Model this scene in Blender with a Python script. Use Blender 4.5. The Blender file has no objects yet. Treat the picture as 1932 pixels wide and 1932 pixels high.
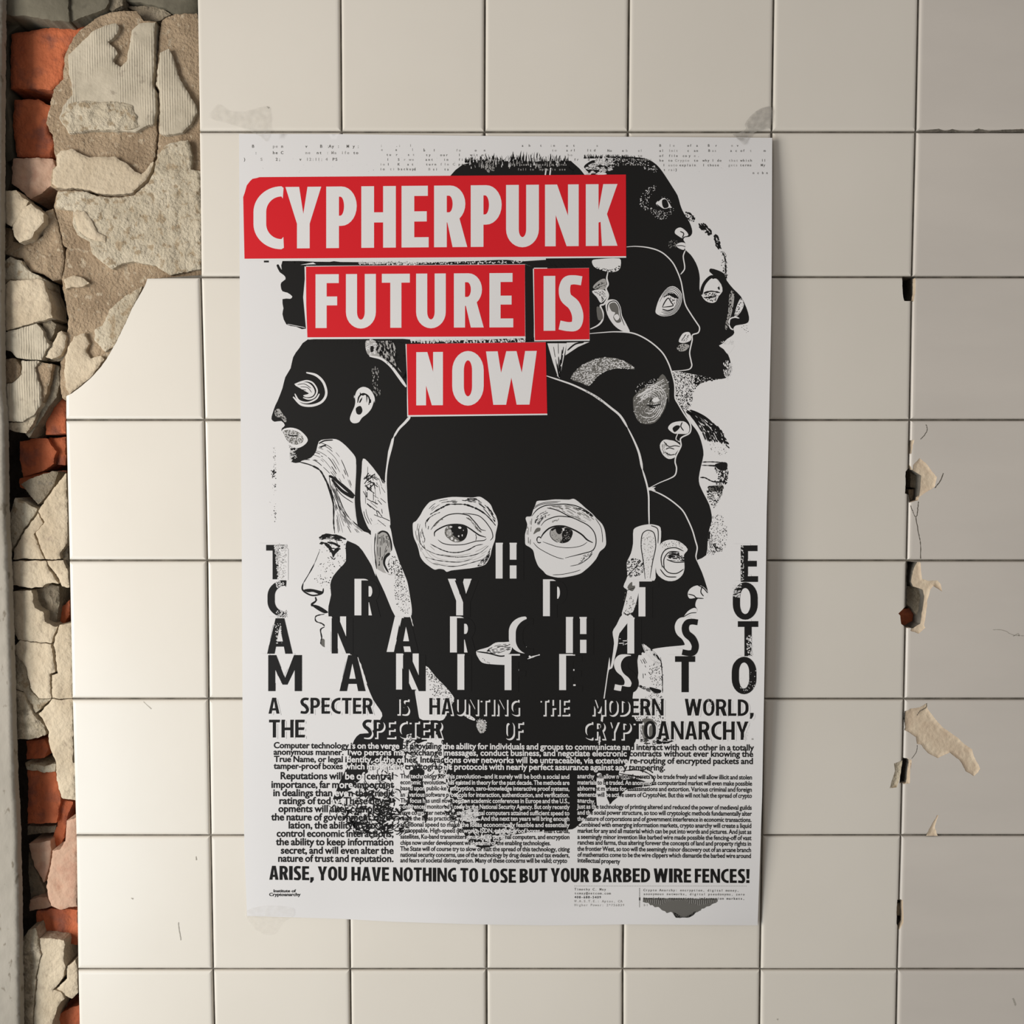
import bpy, math, random
import numpy as np
from mathutils import Vector, Matrix, noise
from mathutils.geometry import delaunay_2d_cdt, tessellate_polygon

scene = bpy.context.scene
COL = scene.collection
random.seed(7)

# ------------------------------------------------------------------ camera
FOC = 1500.0                                  # focal length in pixels of the 1932 px frame
ZO = 1.90                                     # height of the upper poster-side tile joint above the floor
CP = np.array([0.480619, -0.847817, -0.360220 + ZO])
YAW, PIT, ROL = -0.0032497, -0.0445461, -0.0005851
fwd = np.array([math.sin(YAW) * math.cos(PIT), math.cos(YAW) * math.cos(PIT), math.sin(PIT)])
r0 = np.array([math.cos(YAW), -math.sin(YAW), 0.0])
u0 = np.cross(r0, fwd)
RT = r0 * math.cos(ROL) + u0 * math.sin(ROL)
UP = u0 * math.cos(ROL) - r0 * math.sin(ROL)
cam = bpy.data.cameras.new('camera')
cam.sensor_width = 36.0
cam.lens = 36.0 * FOC / 1932.0
cam.clip_start = 0.01
camo = bpy.data.objects.new('camera', cam)
COL.objects.link(camo)
M = Matrix.Identity(4)
for i in range(3):
    M[i][0], M[i][1], M[i][2], M[i][3] = RT[i], UP[i], -fwd[i], CP[i]
camo.matrix_world = M
scene.camera = camo

# ------------------------------------------------------------------ light and exposure
vs = scene.view_settings
vs.view_transform = 'Standard'
vs.look = 'None'
vs.gamma = 1.0
vs.use_curve_mapping = False
vs.exposure = 0.0
world = bpy.data.worlds.new('room_light')
scene.world = world
world.use_nodes = True
wb = world.node_tree.nodes['Background']
wb.inputs[0].default_value = (1.0, 0.94, 0.895, 1)
wb.inputs[1].default_value = 0.30


def area(name, loc, target, sx, sy, power, color):
    l = bpy.data.lights.new(name, 'AREA')
    l.shape = 'RECTANGLE'
    l.size, l.size_y = sx, sy
    l.energy = power
    l.color = color
    o = bpy.data.objects.new(name, l)
    COL.objects.link(o)
    o.location = loc
    d = Vector(target) - Vector(loc)
    o.rotation_euler = d.to_track_quat('-Z', 'Y').to_euler()
    return o


# daylight of the tall window to the left of the photographer
area('window_daylight', (-1.25, -1.15, 1.42), (0.35, 0.0, 1.40), 0.9, 1.2, 41.0, (1.0, 0.94, 0.855))
# cool fill added low on the same side to brighten the lower wall
area('cool_low_fill', (-0.95, -1.35, 0.55), (0.35, 0.0, 0.85), 0.7, 0.9, 11.5, (0.72, 0.88, 1.0))

# ------------------------------------------------------------------ picture plane helpers


def unproj(px, y):
    """points of the photograph carried out to the depth y (wall face = 0, into the wall = +)"""
    px = np.asarray(px, float).reshape(-1, 2)
    d = fwd[None] + RT[None] * ((px[:, :1] - 966.0) / FOC) + UP[None] * ((966.0 - px[:, 1:]) / FOC)
    t = (np.broadcast_to(np.asarray(y, float), (len(px),)) - CP[1]) / d[:, 1]
    return CP[None] + d * t[:, None]


CROPS = {'A': (440, 240, 520), 'B': (940, 240, 520), 'C': (440, 740, 520), 'D': (940, 740, 520),
         'E': (440, 1240, 520), 'F': (940, 1240, 520), 'G': (760, 920, 200), 'H': (970, 920, 200),
         'L1': (0, 0, 480), 'L2': (0, 480, 480), 'L3': (0, 960, 480), 'L4': (0, 1440, 492),
         'R1': (1440, 0, 492), 'R2': (1440, 480, 492), 'R3': (1440, 960, 492), 'R4': (1440, 1440, 492),
         'T1': (360, 0, 400), 'T3': (1260, 150, 300), 'T4': (440, 1690, 300), 'K': (1060, 1650, 380),
         'M1': (620, 1360, 320), 'Z': (0, 0, 1932)}


def P(s):
    """'A 10,20 30,40 B 5,6' -> pixel points; letters name the survey sheet the numbers are read on"""
    out, c = [], (0, 0, 1932)
    for w in s.split():
        if ',' in w:
            x, y = w.split(',')
            k = c[2] / 1932.0
            out.append((c[0] + float(x) * k, c[1] + float(y) * k))
        else:
            c = CROPS[w]
    return out


def catmull(pts, n=3, closed=True):
    p = np.asarray(pts, float)
    m = len(p)
    if m < 3:
        return [tuple(q) for q in p]
    out = []
    rng = range(m) if closed else range(m - 1)
    for i in rng:
        if closed:
            a, b, c, d = p[(i - 1) % m], p[i], p[(i + 1) % m], p[(i + 2) % m]
        else:
            a, b, c, d = p[max(i - 1, 0)], p[i], p[i + 1], p[min(i + 2, m - 1)]
        L = np.linalg.norm(c - b)
        t0 = (c - a) / 2
        t1 = (d - b) / 2
        for t in (t0, t1):                     # keep tangents short so corners do not overshoot
            q = np.linalg.norm(t)
            if q > L:
                t *= L / q
        for k in range(n):
            t = k / n
            h1, h2, h3, h4 = 2*t**3 - 3*t**2 + 1, t**3 - 2*t**2 + t, -2*t**3 + 3*t**2, t**3 - t**2
            out.append(tuple(h1*b + h2*t0 + h3*c + h4*t1))
    if not closed:
        out.append(tuple(p[-1]))
    return out


def pip(pts, poly):
    pts = np.asarray(pts, float).reshape(-1, 2)
    p = np.asarray(poly, float)
    x, y = pts[:, 0][:, None], pts[:, 1][:, None]
    x1, y1 = p[:, 0][None], p[:, 1][None]
    x2, y2 = np.roll(p[:, 0], -1)[None], np.roll(p[:, 1], -1)[None]
    with np.errstate(divide='ignore', invalid='ignore'):
        c = ((y1 > y) != (y2 > y)) & (x < (x2 - x1) * (y - y1) / (y2 - y1) + x1)
    return c.sum(1) % 2 == 1


def segdist(pts, poly, closed=True):
    pts = np.asarray(pts, float)
    a = np.asarray(poly, float)
    b = np.roll(a, -1, 0)
    if not closed:
        a, b = a[:-1], b[:-1]
    best = np.full(len(pts), 1e9)
    for s in range(0, len(a), 64):
        A, B = a[s:s+64], b[s:s+64]
        d = B - A
        L = (d**2).sum(1) + 1e-12
        t = np.clip(((pts[:, None] - A[None]) * d[None]).sum(2) / L[None], 0, 1)
        q = A[None] + d[None] * t[..., None]
        best = np.minimum(best, np.sqrt(((pts[:, None] - q)**2).sum(2)).min(1))
    return best


def flip_tris(v, t):
    """order triangles so that they face the room"""
    a, b, c = v[t[:, 0]], v[t[:, 1]], v[t[:, 2]]
    s = (b[:, 0]-a[:, 0])*(c[:, 1]-a[:, 1]) - (b[:, 1]-a[:, 1])*(c[:, 0]-a[:, 0])
    t = t.copy()
    f = s > 0
    t[f] = t[f][:, ::-1]
    return t[np.abs(s) > 1e-4]


def densify(lp, step):
    out = []
    for i in range(len(lp)):
        a, b = np.asarray(lp[i], float), np.asarray(lp[(i + 1) % len(lp)], float)
        n = max(1, int(math.ceil(np.linalg.norm(b - a) / step)))
        out += [tuple(a + (b - a) * k / n) for k in range(n)]
    return out


def region(outer, holes=(), grid=None, rings=()):
    """triangulated picture-plane region: outer loop less the holes, with optional inner grid"""
    if grid:
        outer = densify(outer, grid)
    loops = [outer] + list(holes) + list(rings)
    V, Ed = [], []
    for lp in loops:
        s = len(V)
        V += [Vector((float(x), float(y))) for x, y in lp]
        Ed += [(s + i, s + (i + 1) % len(lp)) for i in range(len(lp))]
    o = np.asarray(outer, float)
    if grid:
        gx = np.arange(o[:, 0].min() // grid * grid, o[:, 0].max() + grid, grid)
        gy = np.arange(o[:, 1].min() // grid * grid, o[:, 1].max() + grid, grid)
        G = np.stack(np.meshgrid(gx, gy), -1).reshape(-1, 2)
        G[:, 0] += ((G[:, 1] / grid) % 2 - .5) * grid * .45
        G = G[pip(G, outer)]
        if len(G):
            G = G[segdist(G, outer) > grid * .35]
        V += [Vector((float(x), float(y))) for x, y in G]
    vv, _e, ff, *_ = delaunay_2d_cdt(V, Ed, [], 0, 1e-5)
    v = np.array([(q.x, q.y) for q in vv])
    t = np.array([f for f in ff if len(f) == 3], int).reshape(-1, 3)
    c = v[t].mean(1)
    keep = pip(c, outer)
    for h in holes:
        keep &= ~pip(c, h)
    return v, flip_tris(v, t[keep])


def open_edges(t):
    e = {}
    for a, b, c in t:
        for k in ((a, b), (b, c), (c, a)):
            e[(int(k[0]), int(k[1]))] = 1
    return [k for k in e if (k[1], k[0]) not in e]


def mesh_obj(name, verts, faces, mats, mi=None, parent=None, smooth=True):
    me = bpy.data.meshes.new(name)
    verts = np.asarray(verts, np.float32)
    me.from_pydata(verts.tolist(), [], [list(map(int, f)) for f in faces])
    for m in (mats if isinstance(mats, (list, tuple)) else [mats]):
        me.materials.append(m)
    if mi is not None:
        me.polygons.foreach_set('material_index', np.asarray(mi, np.int32))
    me.polygons.foreach_set('use_smooth', np.full(len(me.polygons), bool(smooth)))
    me.update()
    o = bpy.data.objects.new(name, me)
    COL.objects.link(o)
    if parent is not None:
        o.parent = parent
    return o


def tag(o, label, cat=None, group=None, kind=None):
    if label:
        o['label'] = label
    if cat:
        o['category'] = cat
    if group:
        o['group'] = group
    if kind:
        o['kind'] = kind
    return o


# ------------------------------------------------------------------ materials


def new_mat(name):
    m = bpy.data.materials.new(name)
    m.use_nodes = True
    nt = m.node_tree
    return m, nt, nt.nodes['Principled BSDF']


def mottled(name, c1, c2, scale=20, rough=.8, bump=.0, bscale=200, c3=None, s3=60, stretch=(1, 1, 1), spec=.3,
            detail=6, t3=(.62, .70), bdist=.001):
    m, nt, b = new_mat(name)
    N, L = nt.nodes, nt.links
    tc = N.new('ShaderNodeTexCoord')
    mp = N.new('ShaderNodeMapping')
    mp.inputs['Scale'].default_value = stretch
    L.new(tc.outputs['Object'], mp.inputs[0])
    n = N.new('ShaderNodeTexNoise')
    n.inputs['Scale'].default_value = scale
    n.inputs['Detail'].default_value = detail
    L.new(mp.outputs[0], n.inputs['Vector'])
    r = N.new('ShaderNodeValToRGB')
    r.color_ramp.elements[0].position = .36
    r.color_ramp.elements[1].position = .64
    r.color_ramp.elements[0].color = (*c1, 1)
    r.color_ramp.elements[1].color = (*c2, 1)
    L.new(n.outputs[0], r.inputs[0])
    out = r.outputs[0]
    if c3:
        n3 = N.new('ShaderNodeTexNoise')
        n3.inputs['Scale'].default_value = s3
        n3.inputs['Detail'].default_value = 5
        L.new(mp.outputs[0], n3.inputs['Vector'])
        r3 = N.new('ShaderNodeValToRGB')
        r3.color_ramp.elements[0].position, r3.color_ramp.elements[1].position = t3
        L.new(n3.outputs[0], r3.inputs[0])
        mx = N.new('ShaderNodeMix')
        mx.data_type = 'RGBA'
        L.new(r3.outputs[0], mx.inputs[0])
        L.new(out, mx.inputs[6])
        mx.inputs[7].default_value = (*c3, 1)
        out = mx.outputs[2]
    L.new(out, b.inputs['Base Color'])
    b.inputs['Roughness'].default_value = rough
    b.inputs['Specular IOR Level'].default_value = spec
    if bump:
        nb = N.new('ShaderNodeTexNoise')
        nb.inputs['Scale'].default_value = bscale
        nb.inputs['Detail'].default_value = 8
        L.new(mp.outputs[0], nb.inputs['Vector'])
        bp = N.new('ShaderNodeBump')
        bp.inputs['Strength'].default_value = bump
        bp.inputs['Distance'].default_value = bdist
        L.new(nb.outputs[0], bp.inputs['Height'])
        L.new(bp.outputs[0], b.inputs['Normal'])
    return m


M_TILE = mottled('glazed_tile', (.695, .655, .590), (.720, .680, .615), 5, .26, .03, 9, spec=.35, bdist=.01)
M_TILE2 = mottled('greyer_glazed_tile', (.615, .573, .525), (.66, .615, .562), 4, .30, .03, 9, spec=.35, bdist=.01, stretch=(1, 1, 3))
M_CLAY = mottled('tile_clay_body', (.62, .49, .36), (.72, .60, .45), 60, .9, .5, 400)
M_GROUT = mottled('grey_joint', (.10, .09, .075), (.20, .18, .15), 50, .95, .6, 500)
M_DEEP = mottled('gap_shaded_masonry', (.03, .024, .018), (.08, .065, .05), 30, .95, .8, 150, bdist=.004)  # shade of the deep gaps is put into this dark colour
M_BRICK = mottled('red_brick', (.40, .100, .042), (.55, .155, .066), 26, .95, .9, 220, c3=(.25, .085, .055), s3=45, t3=(.50, .68), bdist=.002)
M_BRICKP = mottled('mortar_smeared_brick', (.46, .27, .19), (.56, .40, .29), 55, .95, .8, 300, c3=(.45, .25, .17), s3=55, t3=(.48, .72))
M_TAN = mottled('tan_render', (.27, .195, .125), (.38, .285, .19), 30, .95, 1.0, 330, c3=(.44, .36, .26), s3=150, t3=(.58, .68), bdist=.0025)
M_PALE = mottled('pale_plaster', (.47, .385, .275), (.575, .485, .36), 22, .9, .8, 240, bdist=.0018, c3=(.42, .34, .25), s3=90, t3=(.60, .72))
M_PALER = mottled('rough_pale_plaster', (.30, .25, .175), (.52, .44, .33), 95, .95, 1.0, 350, c3=(.27, .225, .165), s3=160, t3=(.56, .66), bdist=.002)
M_GREY = mottled('grey_mortar', (.19, .155, .11), (.29, .245, .18), 40, .95, 1.0, 300, bdist=.0025, c3=(.17, .145, .11), s3=110)
M_OLIVE = mottled('weathered_concrete', (.085, .077, .055), (.15, .135, .10), 18, .9, .6, 200, c3=(.09, .08, .06), s3=35)
M_JAMB = mottled('worn_grey_paint', (.27, .245, .205), (.34, .31, .265), 9, .7, .4, 160, stretch=(1, 1, .5), c3=(.17, .145, .11), s3=120, t3=(.63, .70))


def combed(name, c1, c2):
    m = mottled(name, c1, c2, 40, .9, .5, 300, c3=(.36, .31, .24), s3=100, t3=(.62, .70))
    nt = m.node_tree
    N, L = nt.nodes, nt.links
    b = N['Principled BSDF']
    tc = N.new('ShaderNodeTexCoord')
    w = N.new('ShaderNodeTexWave')
    w.bands_direction = 'X'
    w.inputs['Scale'].default_value = 120
    w.inputs['Detail'].default_value = 2
    w.inputs['Distortion'].default_value = .4
    L.new(tc.outputs['Object'], w.inputs['Vector'])
    n = N.new('ShaderNodeTexNoise')
    n.inputs['Scale'].default_value = 26
    mp = N.new('ShaderNodeMapping')
    mp.inputs['Scale'].default_value = (1.6, 1, .5)
    L.new(tc.outputs['Object'], mp.inputs[0])
    L.new(mp.outputs[0], n.inputs['Vector'])
    r = N.new('ShaderNodeValToRGB')
    r.color_ramp.elements[0].position, r.color_ramp.elements[1].position = .46, .56
    L.new(n.outputs[0], r.inputs[0])
    mu = N.new('ShaderNodeMath')
    mu.operation = 'MULTIPLY'
    L.new(w.outputs['Fac'], mu.inputs[0])
    L.new(r.outputs[0], mu.inputs[1])
    old = [n_ for n_ in N if n_.type == 'BUMP'][0]
    b2 = N.new('ShaderNodeBump')
    b2.inputs['Strength'].default_value = .7
    b2.inputs['Distance'].default_value = .00045
    L.new(mu.outputs[0], b2.inputs['Height'])
    L.new(old.outputs[0], b2.inputs['Normal'])
    L.new(b2.outputs[0], b.inputs['Normal'])
    return m


M_COMB = combed('combed_adhesive', (.42, .37, .285), (.52, .46, .36))
M_SKIN = mottled('tile_adhesive', (.42, .36, .265), (.54, .475, .365), 30, .92, .8, 320, c3=(.34, .265, .175), s3=110, t3=(.54, .62), bdist=.0028)


def flat(name, c, rough=.5, spec=.4):
    m, nt, b = new_mat(name)
    b.inputs['Base Color'].default_value = (*c, 1)
    b.inputs['Roughness'].default_value = rough
    b.inputs['Specular IOR Level'].default_value = spec
    return m


M_PAPER = mottled('poster_paper', (.700, .690, .695), (.715, .705, .710), 4, .42, .0, spec=.38)
M_BLACK = flat('black_ink', (.0105, .0100, .0098), .50, .16)
M_RED = flat('red_ink', (.62, .012, .020), .45, .22)
M_GREYINK = flat('grey_halftone_ink', (.13, .125, .115), .5, .3)
M_MIDINK = flat('light_grey_halftone_ink', (.37, .36, .35), .5, .3)

# ------------------------------------------------------------------ the wall
TS = 0.15
BEV = .0022


def grid_px(c, r):
    """pixel position of tile corner c, r on the regular 15 cm net"""
    X = np.array([c * TS, 0.0, ZO - r * TS]) - CP
    z = X @ fwd
    return np.array([966 + FOC * (X @ RT) / z, 966 - FOC * (X @ UP) / z])


ROWY = {0: 247.5, 1: 522.0, 2: 792.0, 3: 1057.6, 4: 1319.0, 5: 1577.0, 6: 1829.7}
COLX0 = {1: 280.0, 2: 121.7, 3: 128.4, 4: 134.0, 5: 141.0, 6: 144.6, 7: 150.0}
MEAS = {(1, 0): 374, (1, 1): 377.6, (1, 2): 384.6, (1, 3): 389.6, (1, 4): 392.5, (1, 5): 396.7, (1, 6): 401,
        (2, 0): 644, (3, 0): 914, (4, 0): 1185.3, (5, 0): 1457, (6, 0): 1729, (6, 1): 1722, (6, 2): 1717.6,
        (6, 3): 1712, (6, 4): 1706.6, (6, 5): 1701, (6, 6): 1694, (2, 6): 660, (3, 6): 918, (4, 6): 1175.5,
        (5, 6): 1435, (5, 5): 1439, (5, 4): 1442}


def corner(c, r):
    g = grid_px(c, r)
    if r in ROWY:
        g[1] = ROWY[r]
    if c == 0 and r in COLX0:
        g[0] = COLX0[r]
    if (c, r) in MEAS:
        g[0] = MEAS[(c, r)]
    return g


def jit(pts, amp=1.2, step=3.0, scale=.09, seed=0.0):
    """break a traced outline into small chips; noise depends on place so facing edges stay parallel"""
    p = np.asarray(pts, float)
    out = []
    for i in range(len(p)):
        a, b = p[i], p[(i + 1) % len(p)]
        n = max(1, int(np.linalg.norm(b - a) / step))
        for k in range(n):
            q = a + (b - a) * k / n
            v = noise.noise_vector(Vector((q[0] * scale, q[1] * scale, seed))) + \
                .6 * noise.noise_vector(Vector((q[0] * scale * 3, q[1] * scale * 3, seed + 5)))
            out.append((q[0] + v.x * amp * 1.5, q[1] + v.y * amp * 1.5))
    return out


def slab(name, pts, depth, thick, mat, parent, amp=.0012, edge=.0007, ew=4.0, grid=4.0, rough=1.2, nscale=60.0, back=None, tilt=(0, 0)):
    lp = jit(pts, rough)
    v, t = region(lp, grid=grid)
    d = segdist(v, lp)
    y = np.full(len(v), depth, float)
    w0 = unproj(v, depth)
    nz = np.array([noise.fractal(Vector((q[0] * nscale, depth * 40, q[2] * nscale)), .9, 2.1, 4) for q in w0])
    cx, cy = v.mean(0)
    y += -nz * amp + edge * np.clip(1 - d / ew, 0, 1)**2 + tilt[0] * (v[:, 0] - cx) + tilt[1] * (v[:, 1] - cy)
    w = unproj(v, y)
    oe = open_edges(t)
    n = len(w)
    rim = sorted({a for e in oe for a in e})
    idx = {a: n + i for i, a in enumerate(rim)}
    fw = w[rim]
    bw = fw.copy()
    bw[:, 1] = depth + thick
    k = len(rim)                                # the broken sides get their own corners so that the arris stays sharp
    W = np.vstack([w, fw, bw])
    F = [tuple(x) for x in t] + [(idx[b], idx[a], idx[a] + k, idx[b] + k) for a, b in oe]
    return mesh_obj(name, W, F, mat, None, parent)


# masonry core behind everything
core = [(-.45, .058, 0), (1.75, .058, 0), (1.75, .058, 2.6), (-.45, .058, 2.6),
        (-.45, .24, 0), (1.75, .24, 0), (1.75, .24, 2.6), (-.45, .24, 2.6)]
wall = mesh_obj('wall_back', core, [(0, 1, 2, 3), (5, 4, 7, 6), (4, 0, 3, 7), (1, 5, 6, 2), (3, 2, 6, 7), (4, 5, 1, 0)],
                M_DEEP, smooth=False)
tag(wall, 'old masonry wall with square cream glazed tiles and broken plaster down its left side', kind='structure')

fl = mesh_obj('floor', [(-1.0, .24, 0), (-1.0, -2.2, 0), (1.9, -2.2, 0), (1.9, .24, 0)], [(0, 1, 2, 3)], M_GREY, smooth=False)
tag(fl, 'bare grey screed floor below the picture', kind='structure')

# holes knocked and drilled through tile and bed beside the sixth joint
HOLES = [
    P('R2 1030,165 1130,165 1130,230 1128,290 1118,345 1045,345 1033,300 1030,230'),
    P('R2 1085,1555 1110,1600 1170,1640 1165,1720 1150,1820 1085,1838 1075,1780 1050,1770 1055,1700 1055,1610 1080,1580'),
    P('R3 1066,390 1140,393 1110,460 1095,540 1110,575 1180,600 1195,650 1175,770 1165,850 1110,885 1060,885 1020,850 1015,790 1000,775 1030,750 1058,720 1060,600'),
    P('R3 1035,1845 1075,1850 1080,1932 R4 1075,0 1055,150 1010,150 1020,60 1030,0'),
    P('R4 995,1015 1035,1015 1040,1130 1040,1185 1010,1245 990,1190 988,1100'),
]
# shallower spalls where only the glaze and part of the clay are gone
CHIPS = [
    P('R2 1110,1560 1160,1510 1200,1540 1230,1580 1285,1650 1270,1720 1180,1780 1140,1810 1105,1720 1105,1620'),
    P('R3 1140,393 1165,395 1175,520 1230,535 1290,530 1315,560 1325,610 1260,572 1238,600 1215,680 1207,770 1190,860 1200,880 1150,925 1090,905 1100,870 1120,840 1130,770 1140,660 1120,620 1080,590 1075,540 1090,460 1100,393'),
    P('R3 1052,1500 1090,1480 1160,1470 1210,1440 1215,1480 1260,1540 1330,1620 1420,1680 1500,1750 1545,1780 1560,1830 1610,1932 R4 1610,40 1560,95 1500,60 1470,0 R3 1450,1860 1380,1805 1330,1830 1290,1845 1220,1810 1170,1750 1140,1740 1130,1690 1052,1640'),
    P('R4 1205,538 1240,470 1290,385 1300,390 1270,470 1292,538'),
    P('R3 1055,1856 1100,1858 1095,1932 R4 1092,0 1085,150 1040,156 1042,80 1050,0'),
    P('R1 1150,968 1300,955 1340,970 1400,958 1450,970 1545,974 1600,950 1670,972 1800,960 1932,955 1932,978 1150,978'),
    P('R4 970,0 1030,-20 1022,60 1010,120 990,180 935,185 960,110 975,60'),
    P('R2 1090,1378 1118,1375 1108,1420 1098,1470 1090,1480'),
]
HOLES = [jit(h, .5, 2.5) for h in HOLES]
CHIPS = [jit(h, .6, 2.5) for h in CHIPS]

# joint bed carrying the tiles
BED = [(374, -500), (380, 519), (283, 526), (253, 620), (200, 700), (125, 757), (126, 793), (132, 1058), (138, 1318),
       (145, 1576), (149, 1829), (157, 2200), (160, 3300), (3000, 3300), (3000, -500)]
v, t = region(BED, HOLES)
w = unproj(v, .0030)
oe = open_edges(t)
n = len(w)
bw = w.copy()
bw[:, 1] = .052
mesh_obj('joint_bed', np.vstack([w, bw]), [tuple(x) for x in t] + [(b, a, a + n, b + n) for a, b in oe], M_GROUT, None, wall, False)

# tiles: one mesh of square glazed tiles with rounded arrises; the damaged ones are cut out
TV, TF, TM = [], [], []


def put_tile(c, r, cut=None):
    tm = 2 if c >= 6 else 0
    q = np.array([corner(c, r), corner(c + 1, r), corner(c + 1, r + 1), corner(c, r + 1)])
    rnd = random.Random(c * 31 + r * 7)
    w = unproj(q, 0.0)
    w += np.array([[1, 0, -1], [-1, 0, -1], [-1, 0, 1], [1, 0, 1]]) * (.00085 + .0003 * rnd.random())
    tx, tz = rnd.uniform(-.0022, .0022), rnd.uniform(-.0022, .0022)
    cen = w.mean(0)
    lift = rnd.uniform(-.00015, .00015)

    def plane(pp, dy):
        o = pp.copy()
        o[:, 1] = dy + lift + tx * (o[:, 0] - cen[0]) + tz * (o[:, 2] - cen[2])
        return o
    sgn = np.array([[1, 0, -1], [-1, 0, -1], [-1, 0, 1], [1, 0, 1]], float)
    # damaged or cut tiles are triangulated with the hole taken out
    poly2 = w[:, [0, 2]]
    box = (q[:, 0].min(), q[:, 0].max(), q[:, 1].min(), q[:, 1].max())
    bad = [h for h in HOLES + CHIPS if max(p[0] for p in h) > box[0] - 2 and min(p[0] for p in h) < box[1] + 2 and
           max(p[1] for p in h) > box[2] - 2 and min(p[1] for p in h) < box[3] + 2]
    if not bad and cut is None:
        prof = [(.0040, 0.0), (.0024, .00012), (.0012, .0005), (.0004, .0012), (0.0, .0024), (0.0, .0062)]
        s = len(TV)
        for ins, dy in prof:
            TV.extend(plane(w + sgn * ins, dy))
        TF.append((s + 3, s + 2, s + 1, s))
        TM.append(tm)
        for k in range(len(prof) - 1):
            for i in range(4):
                j = (i + 1) % 4
                a = s + k * 4
                TF.append((a + i, a + j, a + 4 + j, a + 4 + i))
                TM.append(tm)
        return
    sc = 1000.0                                     # work in millimetres on the wall face
    rect = poly2 * sc
    def mm(px):
        return unproj(px, 0.0)[:, [0, 2]] * sc
    outer = rect
    rings = []
    for ins in (4.0, 2.4, 1.2, .4):
        rings.append(rect + sgn[:, [0, 2]] * ins)
    cutp = None
    if cut is not None:
        cutp = mm(cut)
        rings.append(cutp)
    vv, tt = region(outer, [mm(h) for h in bad], None, rings)
    if cutp is not None:
        tt = tt[pip(vv[tt].mean(1), cutp)]
    tt = tt[:, ::-1]                                # z runs up here, not down
    d = segdist(vv, rect)
    dy = np.interp(d, [0, .4, 1.2, 2.4, 4.0], [2.4, 1.2, .5, .12, 0]) / sc
    pw = np.stack([vv[:, 0] / sc, np.zeros(len(vv)), vv[:, 1] / sc], 1)
    pw = plane(pw, dy)
    s = len(TV)
    TV.extend(pw)
    bk = pw.copy()
    bk[:, 1] = .0064
    TV.extend(bk)
    n = len(pw)
    for x in tt:
        TF.append(tuple(int(k) + s for k in x))
        TM.append(tm)
    for a, b in open_edges(tt):
        TF.append((b + s, a + s, a + s + n, b + s + n))
        on = d[a] < .05 and d[b] < .05
        TM.append(tm if on else 1)


BROKEN = P('L2 1545,160 1120,185 1100,240 1050,330 1000,420 950,530 880,670 830,760 770,850 700,930 620,1000 545,1055 488,1082 488,1300 1580,1300')
BROKEN = jit(BROKEN, .5, 4)
for r in range(-3, 12):
    for c in range(0, 11):
        if c == 0 and r < 1:
            continue
        if c == 0 and r == 1:
            COLX0[1] = 121.0
            put_tile(0, 1, BROKEN)
            continue
        if c == 0:
            xs = [corner(0, r), corner(1, r), corner(1, r + 1), corner(0, r + 1)]
            put_tile(c, r)
            continue
        put_tile(c, r)
mesh_obj('tiling', TV, TF, [M_TILE, M_CLAY, M_TILE2], TM, wall, False)

# spall floors in the bare clay
for i, ch in enumerate(CHIPS):
    v, t = region(ch, HOLES, 2.0)
    d = segdist(v, ch)
    w0 = unproj(v, .001)
    nz = np.array([noise.fractal(Vector((q[0] * 260, i, q[2] * 260)), .9, 2.1, 4) for q in w0])
    y = .0004 + .0011 * np.clip(d / 5, 0, 1) + .0003 * nz
    mesh_obj('chipped_clay', unproj(v, y), t, M_GROUT if i == 5 else (M_SKIN if i == 6 else M_CLAY), None, wall)
# what shows inside the holes
slab('brick', P('R3 1000,740 1110,740 1130,900 1000,900'), .020, .03, M_BRICK, wall, grid=4)
slab('grey_mortar', P('R3 1062,570 1200,570 1200,760 1150,800 1100,740 1062,700'), .012, .03, M_GREY, wall, grid=4)
slab('grey_mortar', P('R2 1090,1600 1180,1620 1180,1740 1090,1725'), .013, .03, M_GREY, wall, grid=4)
slab('brick', P('R2 1075,1740 1180,1745 1170,1850 1070,1850'), .016, .03, M_TAN, wall, grid=4)
slab('grey_mortar', P('R4 985,1040 1045,1040 1045,1130 985,1130'), .008, .03, M_GREY, wall, grid=4)


def crack_mesh(name, lines, mat, parent, y=-.00012):
    V, F = [], []
    for pts, wd in lines:
        p = np.array(catmull(pts, 5, False))
        p += np.array([[noise.noise(Vector((a * .35, b * .35, 1))), noise.noise(Vector((a * .35, b * .35, 9)))] for a, b in p]) * 1.0
        tg = np.gradient(p, axis=0)
        nn = np.stack([-tg[:, 1], tg[:, 0]], 1) / (np.linalg.norm(tg, axis=1)[:, None] + 1e-9)
        s = len(V)
        ww = wd * (.35 + .65 * np.abs(np.sin(np.arange(len(p)) * 1.7)))[:, None] * .5
        for q in unproj(np.stack([p - nn * ww, p + nn * ww], 1).reshape(-1, 2), y):
            V.append(q)
        for i in range(len(p) - 1):
            F.append((s + 2*i, s + 2*i + 1, s + 2*i + 3, s + 2*i + 2))
    return mesh_obj(name, V, F, mat, None, parent)


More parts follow.
